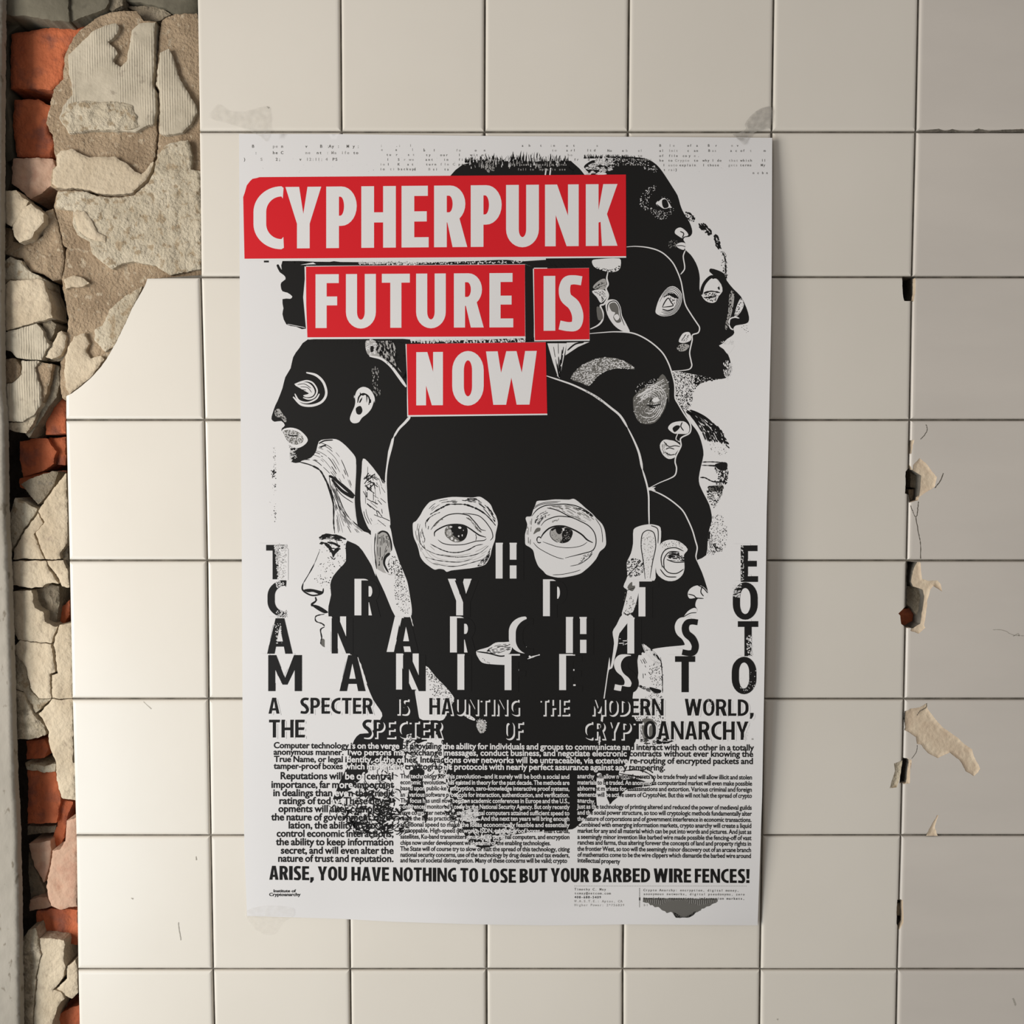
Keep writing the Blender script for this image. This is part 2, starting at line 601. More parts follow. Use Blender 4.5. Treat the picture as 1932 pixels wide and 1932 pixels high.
M_DIRT = flat('dark_dirt', (.12, .105, .085), .9, .1)
M_DIRTL = flat('grey_scuff', (.40, .375, .33), .8, .1)
crack_mesh('hairline_crack', [
    (P('R2 1150,1830 1145,1880 1140,1932 R3 1130,60 1150,180 1165,250 1165,370'), 2.0),
    (P('R2 1090,1860 1105,1900 R3 1105,10 1125,60'), 1.4),
    (P('R2 1165,1370 1190,1345 1215,1300 1205,1260'), 1.6),
    (P('R3 1210,1440 1205,1470 1160,1500 1140,1530'), 1.8),
    (P('R3 1140,1750 1135,1800 1100,1850'), 1.2),
    (P('R2 1270,1730 1310,1680 1335,1620'), 2.2)], M_DIRT, wall)
crack_mesh('scuff_mark', [
    (P('R3 1700,895 1780,900 1850,935 1932,940'), 1.6), (P('R3 1850,945 1890,925 1895,945'), 2),
    (P('R4 1850,1740 1862,1768 1872,1795'), 4.5), (P('T1 690,970 710,985'), 3),
    (P('L3 1285,1810 1310,1870 1325,1920'), 2), (P('L4 1320,1180 1330,1250 1340,1310'), 2),
    (P('L4 1345,260 1360,320'), 2), (P('L4 970,1000 985,1005'), 3), (P('L3 1090,1465 1150,1520'), 2.2),
    (P('L4 1450,690 1455,720'), 2), (P('L4 1485,1690 1500,1760'), 2), (P('R4 90,1110 130,1080 190,1130 200,1160'), 3),
    (P('R4 100,1895 110,1900'), 4)], M_DIRTL, wall)

# ------------------------------------------------------------------ broken strip at the left: brick, mortar, render, plaster
def S(name, s, depth, thick, mat, **k):
    return slab(name, P(s), depth / 1000.0, thick / 1000.0, mat, wall, **k)


S('weathered_concrete', 'L1 -300,-300 518,-300 518,60 530,165 380,150 200,120 30,115 -300,115', 6, 40, M_OLIVE, grid=7, amp=.0015)
S('weathered_concrete', 'L1 526,-300 826,-300 826,15 800,60 740,90 640,125 560,160 535,160', 9, 40, M_OLIVE, grid=7, amp=.0015)
S('weathered_concrete', 'L1 834,-300 960,-300 930,40 860,80 820,70', 14, 40, M_GREY, grid=7, amp=.0015)
S('weathered_concrete', 'L1 970,-300 1520,-300 1496,100 1330,110 1250,60 1080,20 960,10', 20, 30, M_OLIVE, grid=7, amp=.0015)
S('weathered_concrete', 'L1 960,50 1180,40 1300,110 1240,140 1190,165 1100,160 1045,90', 24, 30, M_GREY, grid=7, amp=.0015)
S('grey_mortar', 'L1 -300,110 100,130 160,190 70,260 60,400 80,560 70,700 50,760 80,1000 100,1200 50,1240 95,1330 60,1440 0,1455 -300,1450', 26, 32, M_OLIVE, grid=7, amp=.003, nscale=40)
S('brick', 'L1 88,260 300,222 500,192 660,186 640,260 560,330 500,420 490,600 430,655 400,682 85,672 80,480', 22, 40, M_BRICK, amp=.0007, ew=6, edge=.002)
S('brick', 'L1 115,760 200,752 290,755 350,790 400,800 400,930 365,960 380,1020 420,1100 400,1190 360,1202 130,1192 98,950', 27, 40, M_BRICK, amp=.0015, ew=6, edge=.002)
S('brick', 'L1 105,1205 250,1200 400,1205 420,1260 410,1400 300,1480 230,1510 150,1440 90,1390 92,1270', 20, 40, M_BRICKP, amp=.002)
# tan base render in two cracked halves
S('render_fragment', 'L1 660,190 760,120 900,85 1040,85 1090,160 1188,168 1182,300 1186,390 1172,540 1160,640 1190,700 1185,850 1192,1000 1180,1180 1150,1300 1110,1370 1015,1463 840,1484 740,1468 620,1436 430,1434 388,1420 385,1370 400,1280 430,1260 410,1120 400,1030 350,940 370,850 410,680 480,600 490,430 560,280',
  14, 40, M_TAN, amp=.0012)
S('render_fragment', 'L1 1230,150 1330,110 1490,100 1530,300 1540,1000 1540,1932 L2 1545,190 1120,200 1110,260 1060,360 1010,460 960,560 890,700 840,790 780,880 710,960 630,1030 500,1110 470,1085 455,980 460,820 490,780 510,620 520,480 490,320 470,190 490,130 505,0 L1 505,1932 510,1880 480,1860 450,1700 420,1600 405,1572 436,1448 620,1450 740,1484 840,1500 1020,1478 1125,1385 1168,1300 1196,1180 1206,1000 1202,850 1206,700 1178,640 1190,540 1202,380 1210,250',
  14.5, 40, M_TAN, amp=.0012)
# adhesive skins left by the lost tiles
S('adhesive_skin', 'L1 520,420 600,340 700,240 800,190 880,178 905,200 880,270 820,322 870,370 890,400 860,470 910,510 960,470 975,390 1000,230 1060,175 1178,172 1176,300 1168,540 1155,640 1182,700 1180,850 1170,940 1100,960 1030,1000 900,992 700,992 520,1010 450,900 480,800 548,720 545,640 520,540', 9, 10, M_COMB, amp=.0006, edge=.001, ew=4)
S('adhesive_skin', 'L1 1215,400 1280,370 1320,460 1345,560 1400,660 1480,790 1492,850 1450,940 1380,1010 1260,1022 1210,1015 1214,900 1212,700 1186,640 1200,500', 9, 10, M_COMB, amp=.0005, edge=.001, ew=4)
S('adhesive_skin', 'L1 430,1180 460,1145 560,1130 610,1170 680,1195 750,1190 870,1190 960,1240 1020,1300 1070,1325 1110,1290 1145,1240 1172,1230 1146,1300 1105,1370 1010,1460 840,1480 740,1464 620,1430 434,1428 396,1400 404,1290 432,1255', 9, 10, M_PALE, amp=.0006, edge=.001, ew=4)
S('adhesive_skin', 'L1 1200,1180 1240,1120 1300,1085 1430,1062 1455,1180 1450,1290 1520,1300 1535,1932 L2 1530,110 1440,125 1290,158 1180,90 1050,60 940,60 850,115 780,60 700,0 L1 680,1840 590,1780 550,1700 560,1600 420,1575 440,1455 640,1455 740,1490 840,1506 1024,1482 1130,1388 1172,1302', 9, 10, M_SKIN, amp=.0013, edge=.001, ew=4, nscale=110)
S('adhesive_skin', 'L1 560,1610 640,1600 700,1680 740,1760 800,1800 800,1840 730,1830 640,1790 590,1740', 7.5, 4, M_PALE, amp=.0006, edge=.001, ew=4)
S('adhesive_skin', 'L2 520,700 560,620 640,595 680,680 655,740 690,790 760,770 790,800 690,930 600,1005 525,1062 495,1000 490,880 500,780', 10, 8, M_PALE, amp=.0006, edge=.001, ew=4)
S('adhesive_skin', 'L2 800,500 830,420 920,340 1000,290 1080,240 1000,440 950,550 880,690 800,740 720,660 720,570 780,540', 10, 8, M_SKIN, amp=.0008, edge=.001, ew=4)
S('adhesive_skin', 'L2 480,190 560,160 640,185 680,220 620,250 540,245 500,265', 10, 8, M_PALE, amp=.0006, edge=.001, ew=4)
S('adhesive_skin', 'L1 455,905 520,790 640,760 760,780 900,770 1000,800 1040,900 1060,960 980,985 700,985 520,1000', 7.5, 5, M_SKIN, amp=.0016, edge=.001, ew=5, nscale=110)
# plaster fragments going down
S('plaster_fragment', 'L1 -200,1455 120,1445 160,1490 215,1530 190,1580 140,1640 110,1700 90,1720 40,1690 0,1660 -200,1650', 5, 25, M_PALE)
S('plaster_fragment', 'L1 160,1590 230,1550 290,1590 335,1620 330,1690 260,1760 240,1810 150,1840 110,1800 95,1740 120,1680', 5, 25, M_PALE)
S('plaster_fragment', 'L1 -200,1680 90,1735 100,1840 250,1850 330,1790 350,1600 400,1585 440,1690 470,1860 485,1932 L2 490,20 470,190 400,200 330,150 240,130 170,30 60,0 -200,-100', 15, 30, M_TAN, amp=.002)
S('plaster_fragment', 'L2 20,60 80,20 160,50 220,130 290,160 350,190 370,260 335,240 300,192 80,195 15,230', 9, 25, M_SKIN, amp=.0015)
S('plaster_fragment', 'L2 15,240 80,200 290,185 330,200 345,260 385,370 395,480 300,506 200,536 50,576 15,566', 5, 30, M_PALE)
S('plaster_fragment', 'L2 20,592 120,572 280,527 310,560 350,640 370,690 335,760 315,803 180,793 120,778 90,740 20,720', 5.5, 30, M_COMB)
S('plaster_fragment', 'L2 320,520 390,505 425,530 415,600 365,665 345,610', 11, 30, M_GREY)
S('plaster_fragment', 'L2 345,780 440,600 470,580 500,620 495,700 460,765 390,795', 9, 30, M_PALE, tilt=(.00008, 0))
S('plaster_fragment', 'L2 340,800 400,800 495,770 490,800 440,815 350,812', 16, 25, M_GREY)
S('plaster_fragment', 'L2 160,806 300,811 265,860 280,940 310,1010 310,1140 260,1220 170,1270 50,1270 30,1160 20,990 100,980 165,910', 5, 30, M_COMB)
S('plaster_fragment', 'L2 10,790 120,790 150,850 160,910 100,975 10,988', 8, 30, M_TAN)
S('plaster_fragment', 'L2 270,852 320,822 400,832 385,930 355,1050 330,1120 312,1135 314,1020 285,945', 8, 30, M_TAN)
S('plaster_fragment', 'L2 402,832 445,850 450,980 430,1080 350,1190 260,1335 220,1392 190,1360 300,1160 345,1100 375,1030', 14, 30, M_GREY)
S('plaster_fragment', 'L2 38,1278 170,1275 250,1225 300,1160 250,1290 200,1360 130,1350 40,1322', 8, 30, M_PALER, amp=.002)
S('brick', 'L2 400,1140 475,1090 500,1120 500,1362 350,1370 345,1230', 26, 40, M_BRICK)
S('brick', 'L2 150,1420 300,1392 362,1400 425,1500 408,1590 330,1640 180,1690 150,1560', 28, 40, M_BRICK, amp=.0015)
S('brick', 'L2 374,1392 500,1390 500,1600 435,1600 435,1500', 34, 40, M_BRICK)
S('brick', 'L2 150,1700 330,1655 500,1640 500,1800 300,1850 150,1760', 32, 40, M_BRICK)
S('plaster_fragment', 'L2 160,1740 260,1690 400,1645 440,1650 410,1760 330,1860 288,1900 220,1820', 16, 30, M_GREY)
S('plaster_fragment', 'L2 500,1660 425,1760 335,1880 300,1932 L3 292,25 340,100 268,180 303,280 348,380 462,383 450,345 510,258 510,0', 8, 30, M_PALE)
S('plaster_fragment', 'L3 286,30 282,45 196,160 114,300 97,380 336,381 296,290 256,192 325,108', 9, 30, M_PALE)
S('plaster_fragment', 'L2 115,1850 160,1872 285,1932 L3 276,25 180,155 102,292 80,330 65,200 60,100 L2 90,1932', 12, 30, M_SKIN)
S('plaster_fragment', 'L3 455,345 515,280 525,460 500,430 480,385', 14, 30, M_GREY)
S('plaster_fragment', 'L3 95,398 344,395 372,460 440,568 400,558 365,560 325,595 240,602 95,578 85,480', 8, 30, M_PALE)
S('plaster_fragment', 'L3 356,396 478,392 515,470 525,600 472,592 447,530 396,460', 8.5, 30, M_PALE)
S('plaster_fragment', 'L3 248,620 330,602 372,562 450,592 455,720 438,800 428,880 370,890 338,830 342,790 272,760 252,700', 20, 30, M_GREY, amp=.003)
S('brick', 'L3 470,750 530,690 530,800 490,880 436,860', 28, 30, M_BRICK)
S('plaster_fragment', 'L3 100,628 242,618 252,700 262,752 330,788 338,855 400,892 440,890 395,1000 388,1020 140,1000 95,900 90,690', 9, 30, M_PALE)
S('plaster_fragment', 'L3 150,1005 384,1028 398,1100 420,1238 378,1256 384,1438 300,1445 230,1360 200,1200 120,1100 110,1040', 8, 30, M_PALE)
S('plaster_fragment', 'L3 108,1045 200,1205 225,1370 295,1450 384,1442 272,1550 222,1480 178,1388 105,1368', 11, 30, M_SKIN, amp=.002)
S('plaster_fragment', 'L3 455,882 540,870 548,1000 552,1438 396,1440 397,1264 440,1250 409,1030 420,985', 8.5, 30, M_PALE)
S('plaster_fragment', 'L3 103,1386 168,1398 256,1560 335,1652 350,1718 230,1755 113,1750 100,1600', 8, 30, M_PALER, amp=.0014)
S('plaster_fragment', 'L3 296,1558 392,1450 552,1446 556,1932 L4 556,0 556,275 460,255 425,150 415,0 L3 412,1900 368,1780 370,1690 348,1640', 8.5, 30, M_PALE)
S('brick', 'L3 205,1768 340,1748 366,1830 336,1890 200,1902', 26, 30, M_BRICK)
S('grey_mortar', 'L4 190,-5 330,20 412,5 412,62 330,68 200,48', 22, 30, M_SKIN)
S('brick', 'L4 203,52 330,66 412,60 430,150 452,262 420,440 203,450 210,250', 25, 40, M_BRICK)
S('brick', 'L4 460,265 540,288 495,400 472,560 440,640 384,560 424,470 436,330', 30, 40, M_BRICK)
S('grey_mortar', 'L4 205,468 415,462 408,512 205,530', 30, 30, M_GREY)
S('plaster_fragment', 'L4 492,430 575,395 575,560 570,1062 450,1082 384,1060 354,980 344,900 370,790 390,650 440,642 482,580', 9, 30, M_BRICKP)
S('brick', 'L4 212,596 370,572 378,640 362,780 328,880 255,760', 20, 40, M_BRICKP)
S('grey_mortar', 'L4 215,660 255,775 325,915 342,980 230,1000 212,800', 32, 20, M_GREY)
S('brick', 'L4 220,1010 345,986 382,1060 222,1098', 24, 30, M_BRICKP)
S('brick', 'L4 270,1102 380,1078 575,1086 575,1230 590,1235 570,1350 490,1336 480,1300 290,1310 270,1220', 25, 40, M_BRICK, amp=.002)
S('plaster_fragment', 'L4 150,1330 210,1240 265,1218 282,1300 300,1420 270,1560 240,1932 240,2200 160,2200 150,1500 130,1390', 9, 30, M_PALER, amp=.0022)
S('plaster_fragment', 'L4 288,1302 400,1298 475,1312 486,1344 466,1420 484,1520 464,1590 396,1680 440,1690 480,1740 430,1800 385,1932 385,2200 248,2200 250,1932 280,1560 306,1420', 10, 30, M_PALE, amp=.001)
S('plaster_fragment', 'L4 500,1500 560,1460 575,1560 578,1700 532,1745 412,1680 494,1600', 12, 30, M_PALE)
S('brick', 'L4 420,1880 480,1830 600,1785 610,1800 600,1932 600,2200 420,2200', 26, 40, M_BRICK)

# jamb of the next bay, cut off by the left border
jamb = slab('trim_1', P('Z -280,-160 6,-160 5,0 3,200 2,480 4,730 9,800 11,960 17,1090 22,1250 26,1430 33,1560 36,1700 37,1800 39,1932 41,2060 -280,2060'),
            -.006, .009, M_JAMB, None, amp=.0005, edge=.0025, ew=8, grid=5, rough=.8)
tag(jamb, 'worn grey painted jamb along the left border of the picture', kind='structure')

# ================================================================== the poster
TOPY, BOTY = 252.0, 1746.0


def sstep(a, b, x):
    t = np.clip((x - a) / (b - a), 0, 1)
    return t * t * (3 - 2 * t)


def paper_h(px):
    """how far the sheet stands off the tiles, in metres"""
    px = np.asarray(px, float)
    v = (px[:, 1] - TOPY) / (BOTY - TOPY)
    ledge = np.interp(px[:, 1], [252, 740, 1009, 1318, 1600, 1740], [451, 453.5, 456, 457.5, 461, 465])
    redge = np.interp(px[:, 1], [258, 480, 600, 790, 970, 1240, 1500, 1746], [1457, 1456, 1455, 1451, 1446.5, 1442.8, 1438, 1429.5])
    u = (px[:, 0] - ledge) / (redge - ledge)
    h = np.full(len(px), .0011)
    mid = np.clip(np.sin(np.pi * np.clip(v * .92 + .06, 0, 1)), 0, 1) ** .8
    h += .0185 * np.clip((u - .70) / .30, 0, 1.05) ** 1.8 * mid                       # the free right edge curls off the wall
    h += .0013 * np.sin(2 * np.pi * u * 2.25 - 4.38) * (.15 + .85 * v ** 1.5)   # slack waves down the sheet
    h += .00045 * np.sin(2 * np.pi * (u * 1.3 - v * 2.1) + 2.0)
    h += .0016 * sstep(.975, 1.0, v) * np.clip(np.sin(np.pi * u), 0, 1)
    return np.maximum(h + .0008, .0004)


LZ = .00004


def paper_pt(px, layer):
    px = np.asarray(px, float).reshape(-1, 2)
    return unproj(px, -(paper_h(px) + layer * LZ))


def paper_normal(px):
    """true surface direction of the slack sheet at the given picture points"""
    px = np.asarray(px, float).reshape(-1, 2)
    e = 2.0
    dx = paper_pt(px + [e, 0], 0) - paper_pt(px - [e, 0], 0)
    dy = paper_pt(px + [0, e], 0) - paper_pt(px - [0, e], 0)
    n = np.cross(dx, dy)
    n /= np.linalg.norm(n, axis=1)[:, None]
    n[n[:, 1] > 0] *= -1
    return n


poster = bpy.data.objects.new('poster', None)
COL.objects.link(poster)
poster.location = unproj([(948, 1744)], 0.0)[0]
tag(poster, 'white paper poster of hooded faces under red title blocks, taped to cream tiles', 'poster')
bpy.context.view_layer.update()
PINV = poster.matrix_world.inverted()


class Ink:
    """one printed part of the poster: patches of ink lying on the sheet"""

    def __init__(self):
        self.v, self.t, self.m, self.l = [], [], [], []

    def add(self, v, t, mat, layer):
        if len(t):
            self.v.append(np.asarray(v, float))
            self.t.append(np.asarray(t, int))
            self.m.append(mat)
            self.l.append(layer)

    def build(self, name, parent, label=None):
        mats = list(dict.fromkeys(self.m))
        V, T, MI, n = [], [], [], 0
        for v, t, m, l in zip(self.v, self.t, self.m, self.l):
            V.append(paper_pt(v, l))
            T.append(flip_tris(v, t) + n)
            MI += [mats.index(m)] * len(T[-1])
            n += len(v)
        V, T = np.vstack(V), np.vstack(T)
        NV = paper_normal(np.vstack(self.v))
        V -= np.array(poster.location)[None]
        o = mesh_obj(name, V, T, mats, MI, None)
        o.data.normals_split_custom_set_from_vertices(NV.tolist())
        o.parent = parent
        if label:
            o['label'] = label
        return o


SHAPES = []                                       # big black and white areas, for reversing the small type over them


def fill(ink, s, mat, layer, smooth=3, holes=(), grid=14, keep=False):
    p = P(s) if isinstance(s, str) else s
    if smooth:
        p = catmull(p, smooth)
    v, t = region(p, holes, grid)
    ink.add(v, t, mat, layer)
    if keep:
        SHAPES.append((np.asarray(p), mat is M_BLACK))
    return p


def poly(ink, loops, mat, layer):
    """small flat shape with holes"""
    o = np.asarray(loops[0], float)
    if max(np.ptp(o[:, 0]), np.ptp(o[:, 1])) > 24:
        v, t = region(loops[0], [densify(h, 12) for h in loops[1:]], 12)
        ink.add(v, t, mat, layer)
        return
    vs_ = [p for lp in loops for p in lp]
    t = tessellate_polygon([[Vector((x, y, 0)) for x, y in lp] for lp in loops])
    if t:
        ink.add(vs_, t, mat, layer)


def stroke(ink, s, w, mat, layer, w1=None, n=5, rough=0.0):
    """brush line; w in pixels, tapering from w to w1 and thinner at the ends"""
    p = P(s) if isinstance(s, str) else s
    p = np.array(catmull(p, n, False) if len(p) > 2 else p, float)
    if len(p) < 2:
        return
    k = np.linspace(0, 1, len(p))
    ww = w + ((w if w1 is None else w1) - w) * k
    if len(p) > 4:
        ww = ww * np.interp(k, [0, .12, .88, 1], [.45, 1, 1, .45])
    if rough:
        ww = ww * (1 + rough * np.array([random.uniform(-1, 1) for _ in p]))
    tg = np.gradient(p, axis=0)
    nn = np.stack([-tg[:, 1], tg[:, 0]], 1) / (np.linalg.norm(tg, axis=1)[:, None] + 1e-9)
    v = np.stack([p - nn * ww[:, None] / 2, p + nn * ww[:, None] / 2], 1).reshape(-1, 2)
    t = []
    for i in range(len(p) - 1):
        t += [(2*i, 2*i+1, 2*i+3), (2*i, 2*i+3, 2*i+2)]
    ink.add(v, t, mat, layer)


def strokes(ink, lines, w, mat, layer, **k):
    for ln in lines.split('|'):
        stroke(ink, ln, w, mat, layer, **k)


def resample(p, n):
    p = np.asarray(p, float)
    d = np.r_[0, np.cumsum(np.linalg.norm(np.diff(p, axis=0), axis=1))]
    q = np.linspace(0, d[-1], n)
    return np.stack([np.interp(q, d, p[:, 0]), np.interp(q, d, p[:, 1])], 1)


def hatch(ink, a, b, n, w, mat, layer, gap=.25, jitter=.6, seg=10, within=None):
    """engraver's lines: n broken lines running between curve a and curve b"""
    A = resample(catmull(P(a), 5, False), 40)
    B = resample(catmull(P(b), 5, False), 40)
    for k in range(n):
        f = (k + .5 + random.uniform(-.25, .25)) / n
        c = A * (1 - f) + B * f
        i = random.randint(0, seg // 2)
        while i < 38:
            L = random.randint(seg // 2, seg * 2)
            j = min(39, i + L)
            if j - i > 2 and random.random() > gap * .5:
                q = c[i:j + 1:2] + np.array([[random.uniform(-jitter, jitter) * .4] * 2])
                if within is None or pip([q[len(q) // 2]], within)[0]:
                    stroke(ink, [tuple(x) for x in q], w * random.uniform(.6, 1.3), mat, layer, n=2)
            i = j + random.randint(1, max(1, int(seg * gap)))


def stipple(ink, s, n, r0, r1, mat, layer, power=None, elong=1.0, ang=0.0, smooth=2):
    """ink grain inside an outline; power = (x0, y0, x1, y1) thins it from the first point to the second"""
    p = P(s) if isinstance(s, str) else s
    p = np.asarray(catmull(p, smooth) if smooth else p, float)
    lo, hi = p.min(0), p.max(0)
    pts = np.array([(random.uniform(lo[0], hi[0]), random.uniform(lo[1], hi[1])) for _ in range(n)])
    pts = pts[pip(pts, p)]
    if power:
        a, b = P(power)
        d = np.array(b) - np.array(a)
        f = ((pts - np.array(a)) @ d) / (d @ d)
        pts = pts[np.array([random.random() for _ in pts]) > f]
    V, T = [], []
    for x, y in pts:
        r = random.uniform(r0, r1)
        k = random.randint(5, 6)
        s0 = len(V)
        th = random.uniform(0, 6.28)
        for i in range(k):
            a = th + 6.2832 * i / k
            q = r * random.uniform(.7, 1.2)
            dx, dy = q * math.cos(a) * elong, q * math.sin(a)
            V.append((x + dx * math.cos(ang) - dy * math.sin(ang), y + dx * math.sin(ang) + dy * math.cos(ang)))
        T += [(s0, s0 + i, s0 + i + 1) for i in range(1, k - 1)]
    ink.add(V, T, mat, layer)


# ------------------------------------------------------------------ condensed display capitals, drawn as outlines
def ell(cx, cy, rx, ry, a0, a1, n=14):
    return [(cx + rx * math.cos(math.radians(a0 + (a1 - a0) * i / n)),
             cy + ry * math.sin(math.radians(a0 + (a1 - a0) * i / n))) for i in range(n + 1)]


def rect(x0, y0, x1, y1):
    return [(x0, y0), (x1, y0), (x1, y1), (x0, y1)]


def ribbon(pts, ws):
    p = np.array(catmull(pts, 6, False))
    ww = np.interp(np.linspace(0, 1, len(p)), np.linspace(0, 1, len(ws)), ws)
    tg = np.gradient(p, axis=0)
    nn = np.stack([-tg[:, 1], tg[:, 0]], 1) / np.linalg.norm(tg, axis=1)[:, None]
    a = p + nn * ww[:, None] / 2
    b = p - nn * ww[:, None] / 2
    return [tuple(q) for q in a] + [tuple(q) for q in b[::-1]]


WID = dict(A=.57, B=.52, C=.48, D=.54, E=.44, F=.41, G=.53, H=.56, I=0, K=.56, L=.41, M=.72, N=.60, O=.57, P=.50,
           R=.53, S=.46, T=.50, U=.55, V=.56, W=.84, Y=.58)


def glyph(ch, w, s):
    """list of shapes (outer loop, holes...) for a capital of height 1, width w, stem s"""
    b = s * .80
    if ch == 'I':
        return [[rect(0, 0, s, 1)]]
    if ch == 'H':
        return [[rect(0, 0, s, 1)], [rect(w - s, 0, w, 1)], [rect(s, .41, w - s, .41 + b)]]
    if ch in 'EF':
        g = [[rect(0, 0, s, 1)], [rect(s, 1 - b, w * (.97 if ch == 'E' else 1), 1)], [rect(s, .42, w * .93, .42 + b)]]
        if ch == 'E':
            g.append([rect(s, 0, w, b)])
        return g
    if ch == 'L':
        return [[rect(0, 0, s, 1)], [rect(s, 0, w, b)]]
    if ch == 'T':
        return [[rect(0, 1 - b, w, 1)], [rect((w - s) / 2, 0, (w + s) / 2, 1 - b)]]
    if ch in 'OQ':
        ry = min(.5, w * .62)
        o = ell(w/2, 1.012 - ry, w/2, ry, 180, 0) + ell(w/2, ry - .012, w/2, ry, 0, -180)
        i = ell(w/2, 1.012 - ry, w/2 - s, ry - b, 180, 0) + ell(w/2, ry - .012, w/2 - s, ry - b, 0, -180)
        return [[o, i]]
    if ch == 'U':
        ry = min(.4, w * .55)
        o = [(0, 1)] + ell(w/2, ry - .012, w/2, ry, 180, 360) + [(w, 1), (w - s, 1)] + \
            ell(w/2, ry - .012, w/2 - s, ry - b, 0, -180) + [(s, 1)]
        return [[o]]
    if ch == 'C':
        rx, ry = w * .92, min(.46, w * .84)
        o = [(w * .99, .985)] + ell(rx, 1.012 - ry, rx, ry, 90, 180) + ell(rx, ry - .012, rx, ry, 180, 270) + \
            [(w, .012), (w * .985, b + .022)] + ell(rx, ry - .012, rx - s, ry - b, 270, 180) + \
            ell(rx, 1.012 - ry, rx - s, ry - b, 180, 90) + [(w * .965, 1 - b - .022)]
        return [[o]]
    if ch == 'G':
        rx, ry = w * .80, min(.46, w * .78)
        o = [(w * .95, .985)] + ell(rx, 1.012 - ry, rx, ry, 90, 180) + ell(rx, ry - .012, rx, ry, 180, 270) + \
            [(w, .03), (w, .52), (w * .54, .52), (w * .54, .52 - b), (w - s, .52 - b), (w - s, b * .8)] + \
            ell(rx, ry - .012, rx - s, ry - b, 270, 180) + ell(rx, 1.012 - ry, rx - s, ry - b, 180, 90) + [(w * .93, 1 - b - .022)]
        return [[o]]
    if ch == 'D':
        rx, ry = w - s * 1.0, .42
        o = [(0, 0), (0, 1)] + ell(w - rx, 1 - ry, rx, ry, 90, 0) + ell(w - rx, ry, rx, ry, 0, -90)
        i = [(s, b), (s, 1 - b)] + ell(s, 1 - ry, rx - s, ry - b, 90, 0)[1:] + ell(s, ry, rx - s, ry - b, 0, -90)[:-1]
        return [[o, i]]
    if ch in 'PR':
        y0 = .36 if ch == 'P' else .40
        ry = (1 - y0) / 2
        cx = w * .5
        rx = (w if ch == 'P' else w * .97) - cx
        o = [(0, y0), (0, 1)] + ell(cx, 1 - ry, rx, ry, 90, -90)
        i = [(s, y0 + b), (s, 1 - b)] + ell(max(cx - .02, s), 1 - ry, rx - s + .02, ry - b, 90, -90)
        g = [[o, i], [rect(0, 0, s, y0)]]
        if ch == 'R':
            g.append([[(w * .40, y0 + .03), (w - s * 1.08, 0), (w * 1.03, 0), (w * .78, y0 + .08)]])
        return g
    if ch == 'B':
        g = []
        for y0, y1, k in ((0, .55, 1.0), (.47, 1, .95)):
            ry, cx = (y1 - y0) / 2, w * .5
            rx = w * k - cx
            o = [(0, y0), (0, y1)] + ell(cx, (y0 + y1) / 2, rx, ry, 90, -90)
            i = [(s, y0 + b), (s, y1 - b)] + ell(max(cx - .02, s), (y0 + y1) / 2, rx - s + .02, ry - b, 90, -90)
            g.append([o, i])
        return g
    if ch == 'A':
        t = s * .60
        return [[[(0, 0), (w/2 - t, 1), (w/2 + t*.2, 1), (w/2, .78), (s * 1.02, 0)]],
                [[(w, 0), (w/2 + t, 1), (w/2 - t*.2, 1), (w/2, .78), (w - s * 1.02, 0)]],
                [rect(w * .22, .20, w * .78, .20 + b * .9)]]
    if ch == 'V':
        t = s * .58
        return [[[(0, 1), (w/2 - t, 0), (w/2 + t*.3, 0), (w/2, .25), (s * 1.05, 1)]],
                [[(w, 1), (w/2 + t, 0), (w/2 - t*.3, 0), (w/2, .25), (w - s * 1.05, 1)]]]
    if ch == 'Y':
        return [[rect((w - s) / 2, 0, (w + s) / 2, .42)],
                [[(0, 1), ((w - s) / 2, .40), ((w + s) / 2, .40), (w/2, .56), (s * 1.08, 1)]],
                [[(w, 1), ((w + s) / 2, .40), ((w - s) / 2, .40), (w/2, .56), (w - s * 1.08, 1)]]]
    if ch == 'W':
        q, t = w * .27, s * .55
        return [[[(0, 1), (q - t, 0), (q + t, 0), (s * 1.0, 1)]], [[(w/2 - t * .8, 1), (q - t, 0), (q + t, 0), (w/2 + t * .8, 1)]],
                [[(w/2 - t * .8, 1), (w - q - t, 0), (w - q + t, 0), (w/2 + t * .8, 1)]], [[(w, 1), (w - q + t, 0), (w - q - t, 0), (w - s, 1)]]]
    if ch == 'M':
        return [[rect(0, 0, s, 1)], [rect(w - s, 0, w, 1)], [[(0, 1), (s * 1.1, 1), (w/2 + s * .35, .18), (w/2 - s * .35, .18)]],
                [[(w, 1), (w - s * 1.1, 1), (w/2 - s * .35, .18), (w/2 + s * .35, .18)]]]
    if ch == 'N':
        return [[rect(0, 0, s * .84, 1)], [rect(w - s * .84, 0, w, 1)], [[(0, 1), (s * .95, 1), (w, 0), (w - s * .95, 0)]]]
    if ch == 'K':
        return [[rect(0, 0, s, 1)], [[(s * .8, .36), (w - s * 1.12, 1), (w, 1), (s * 1.5, .42)]],
                [[(s * 1.1, .62), (w * .60, .62), (w * 1.0, 0), (w - s * 1.22, 0)]]]
    if ch == 'S':
        return [[ribbon([(w*.93, 1-b*.5-.012), (w*.60, 1-b*.5+.008), (w*.34, .895), (s*.52, .76), (w*.30, .60), (w*.62, .46), (w-s*.5, .27),
                         (w*.70, .10), (w*.42, b*.5-.012), (w*.04, b*.5+.02)], [b, b, s*.9, s, s*1.02, s*1.06, s, s*.9, b, b])]]
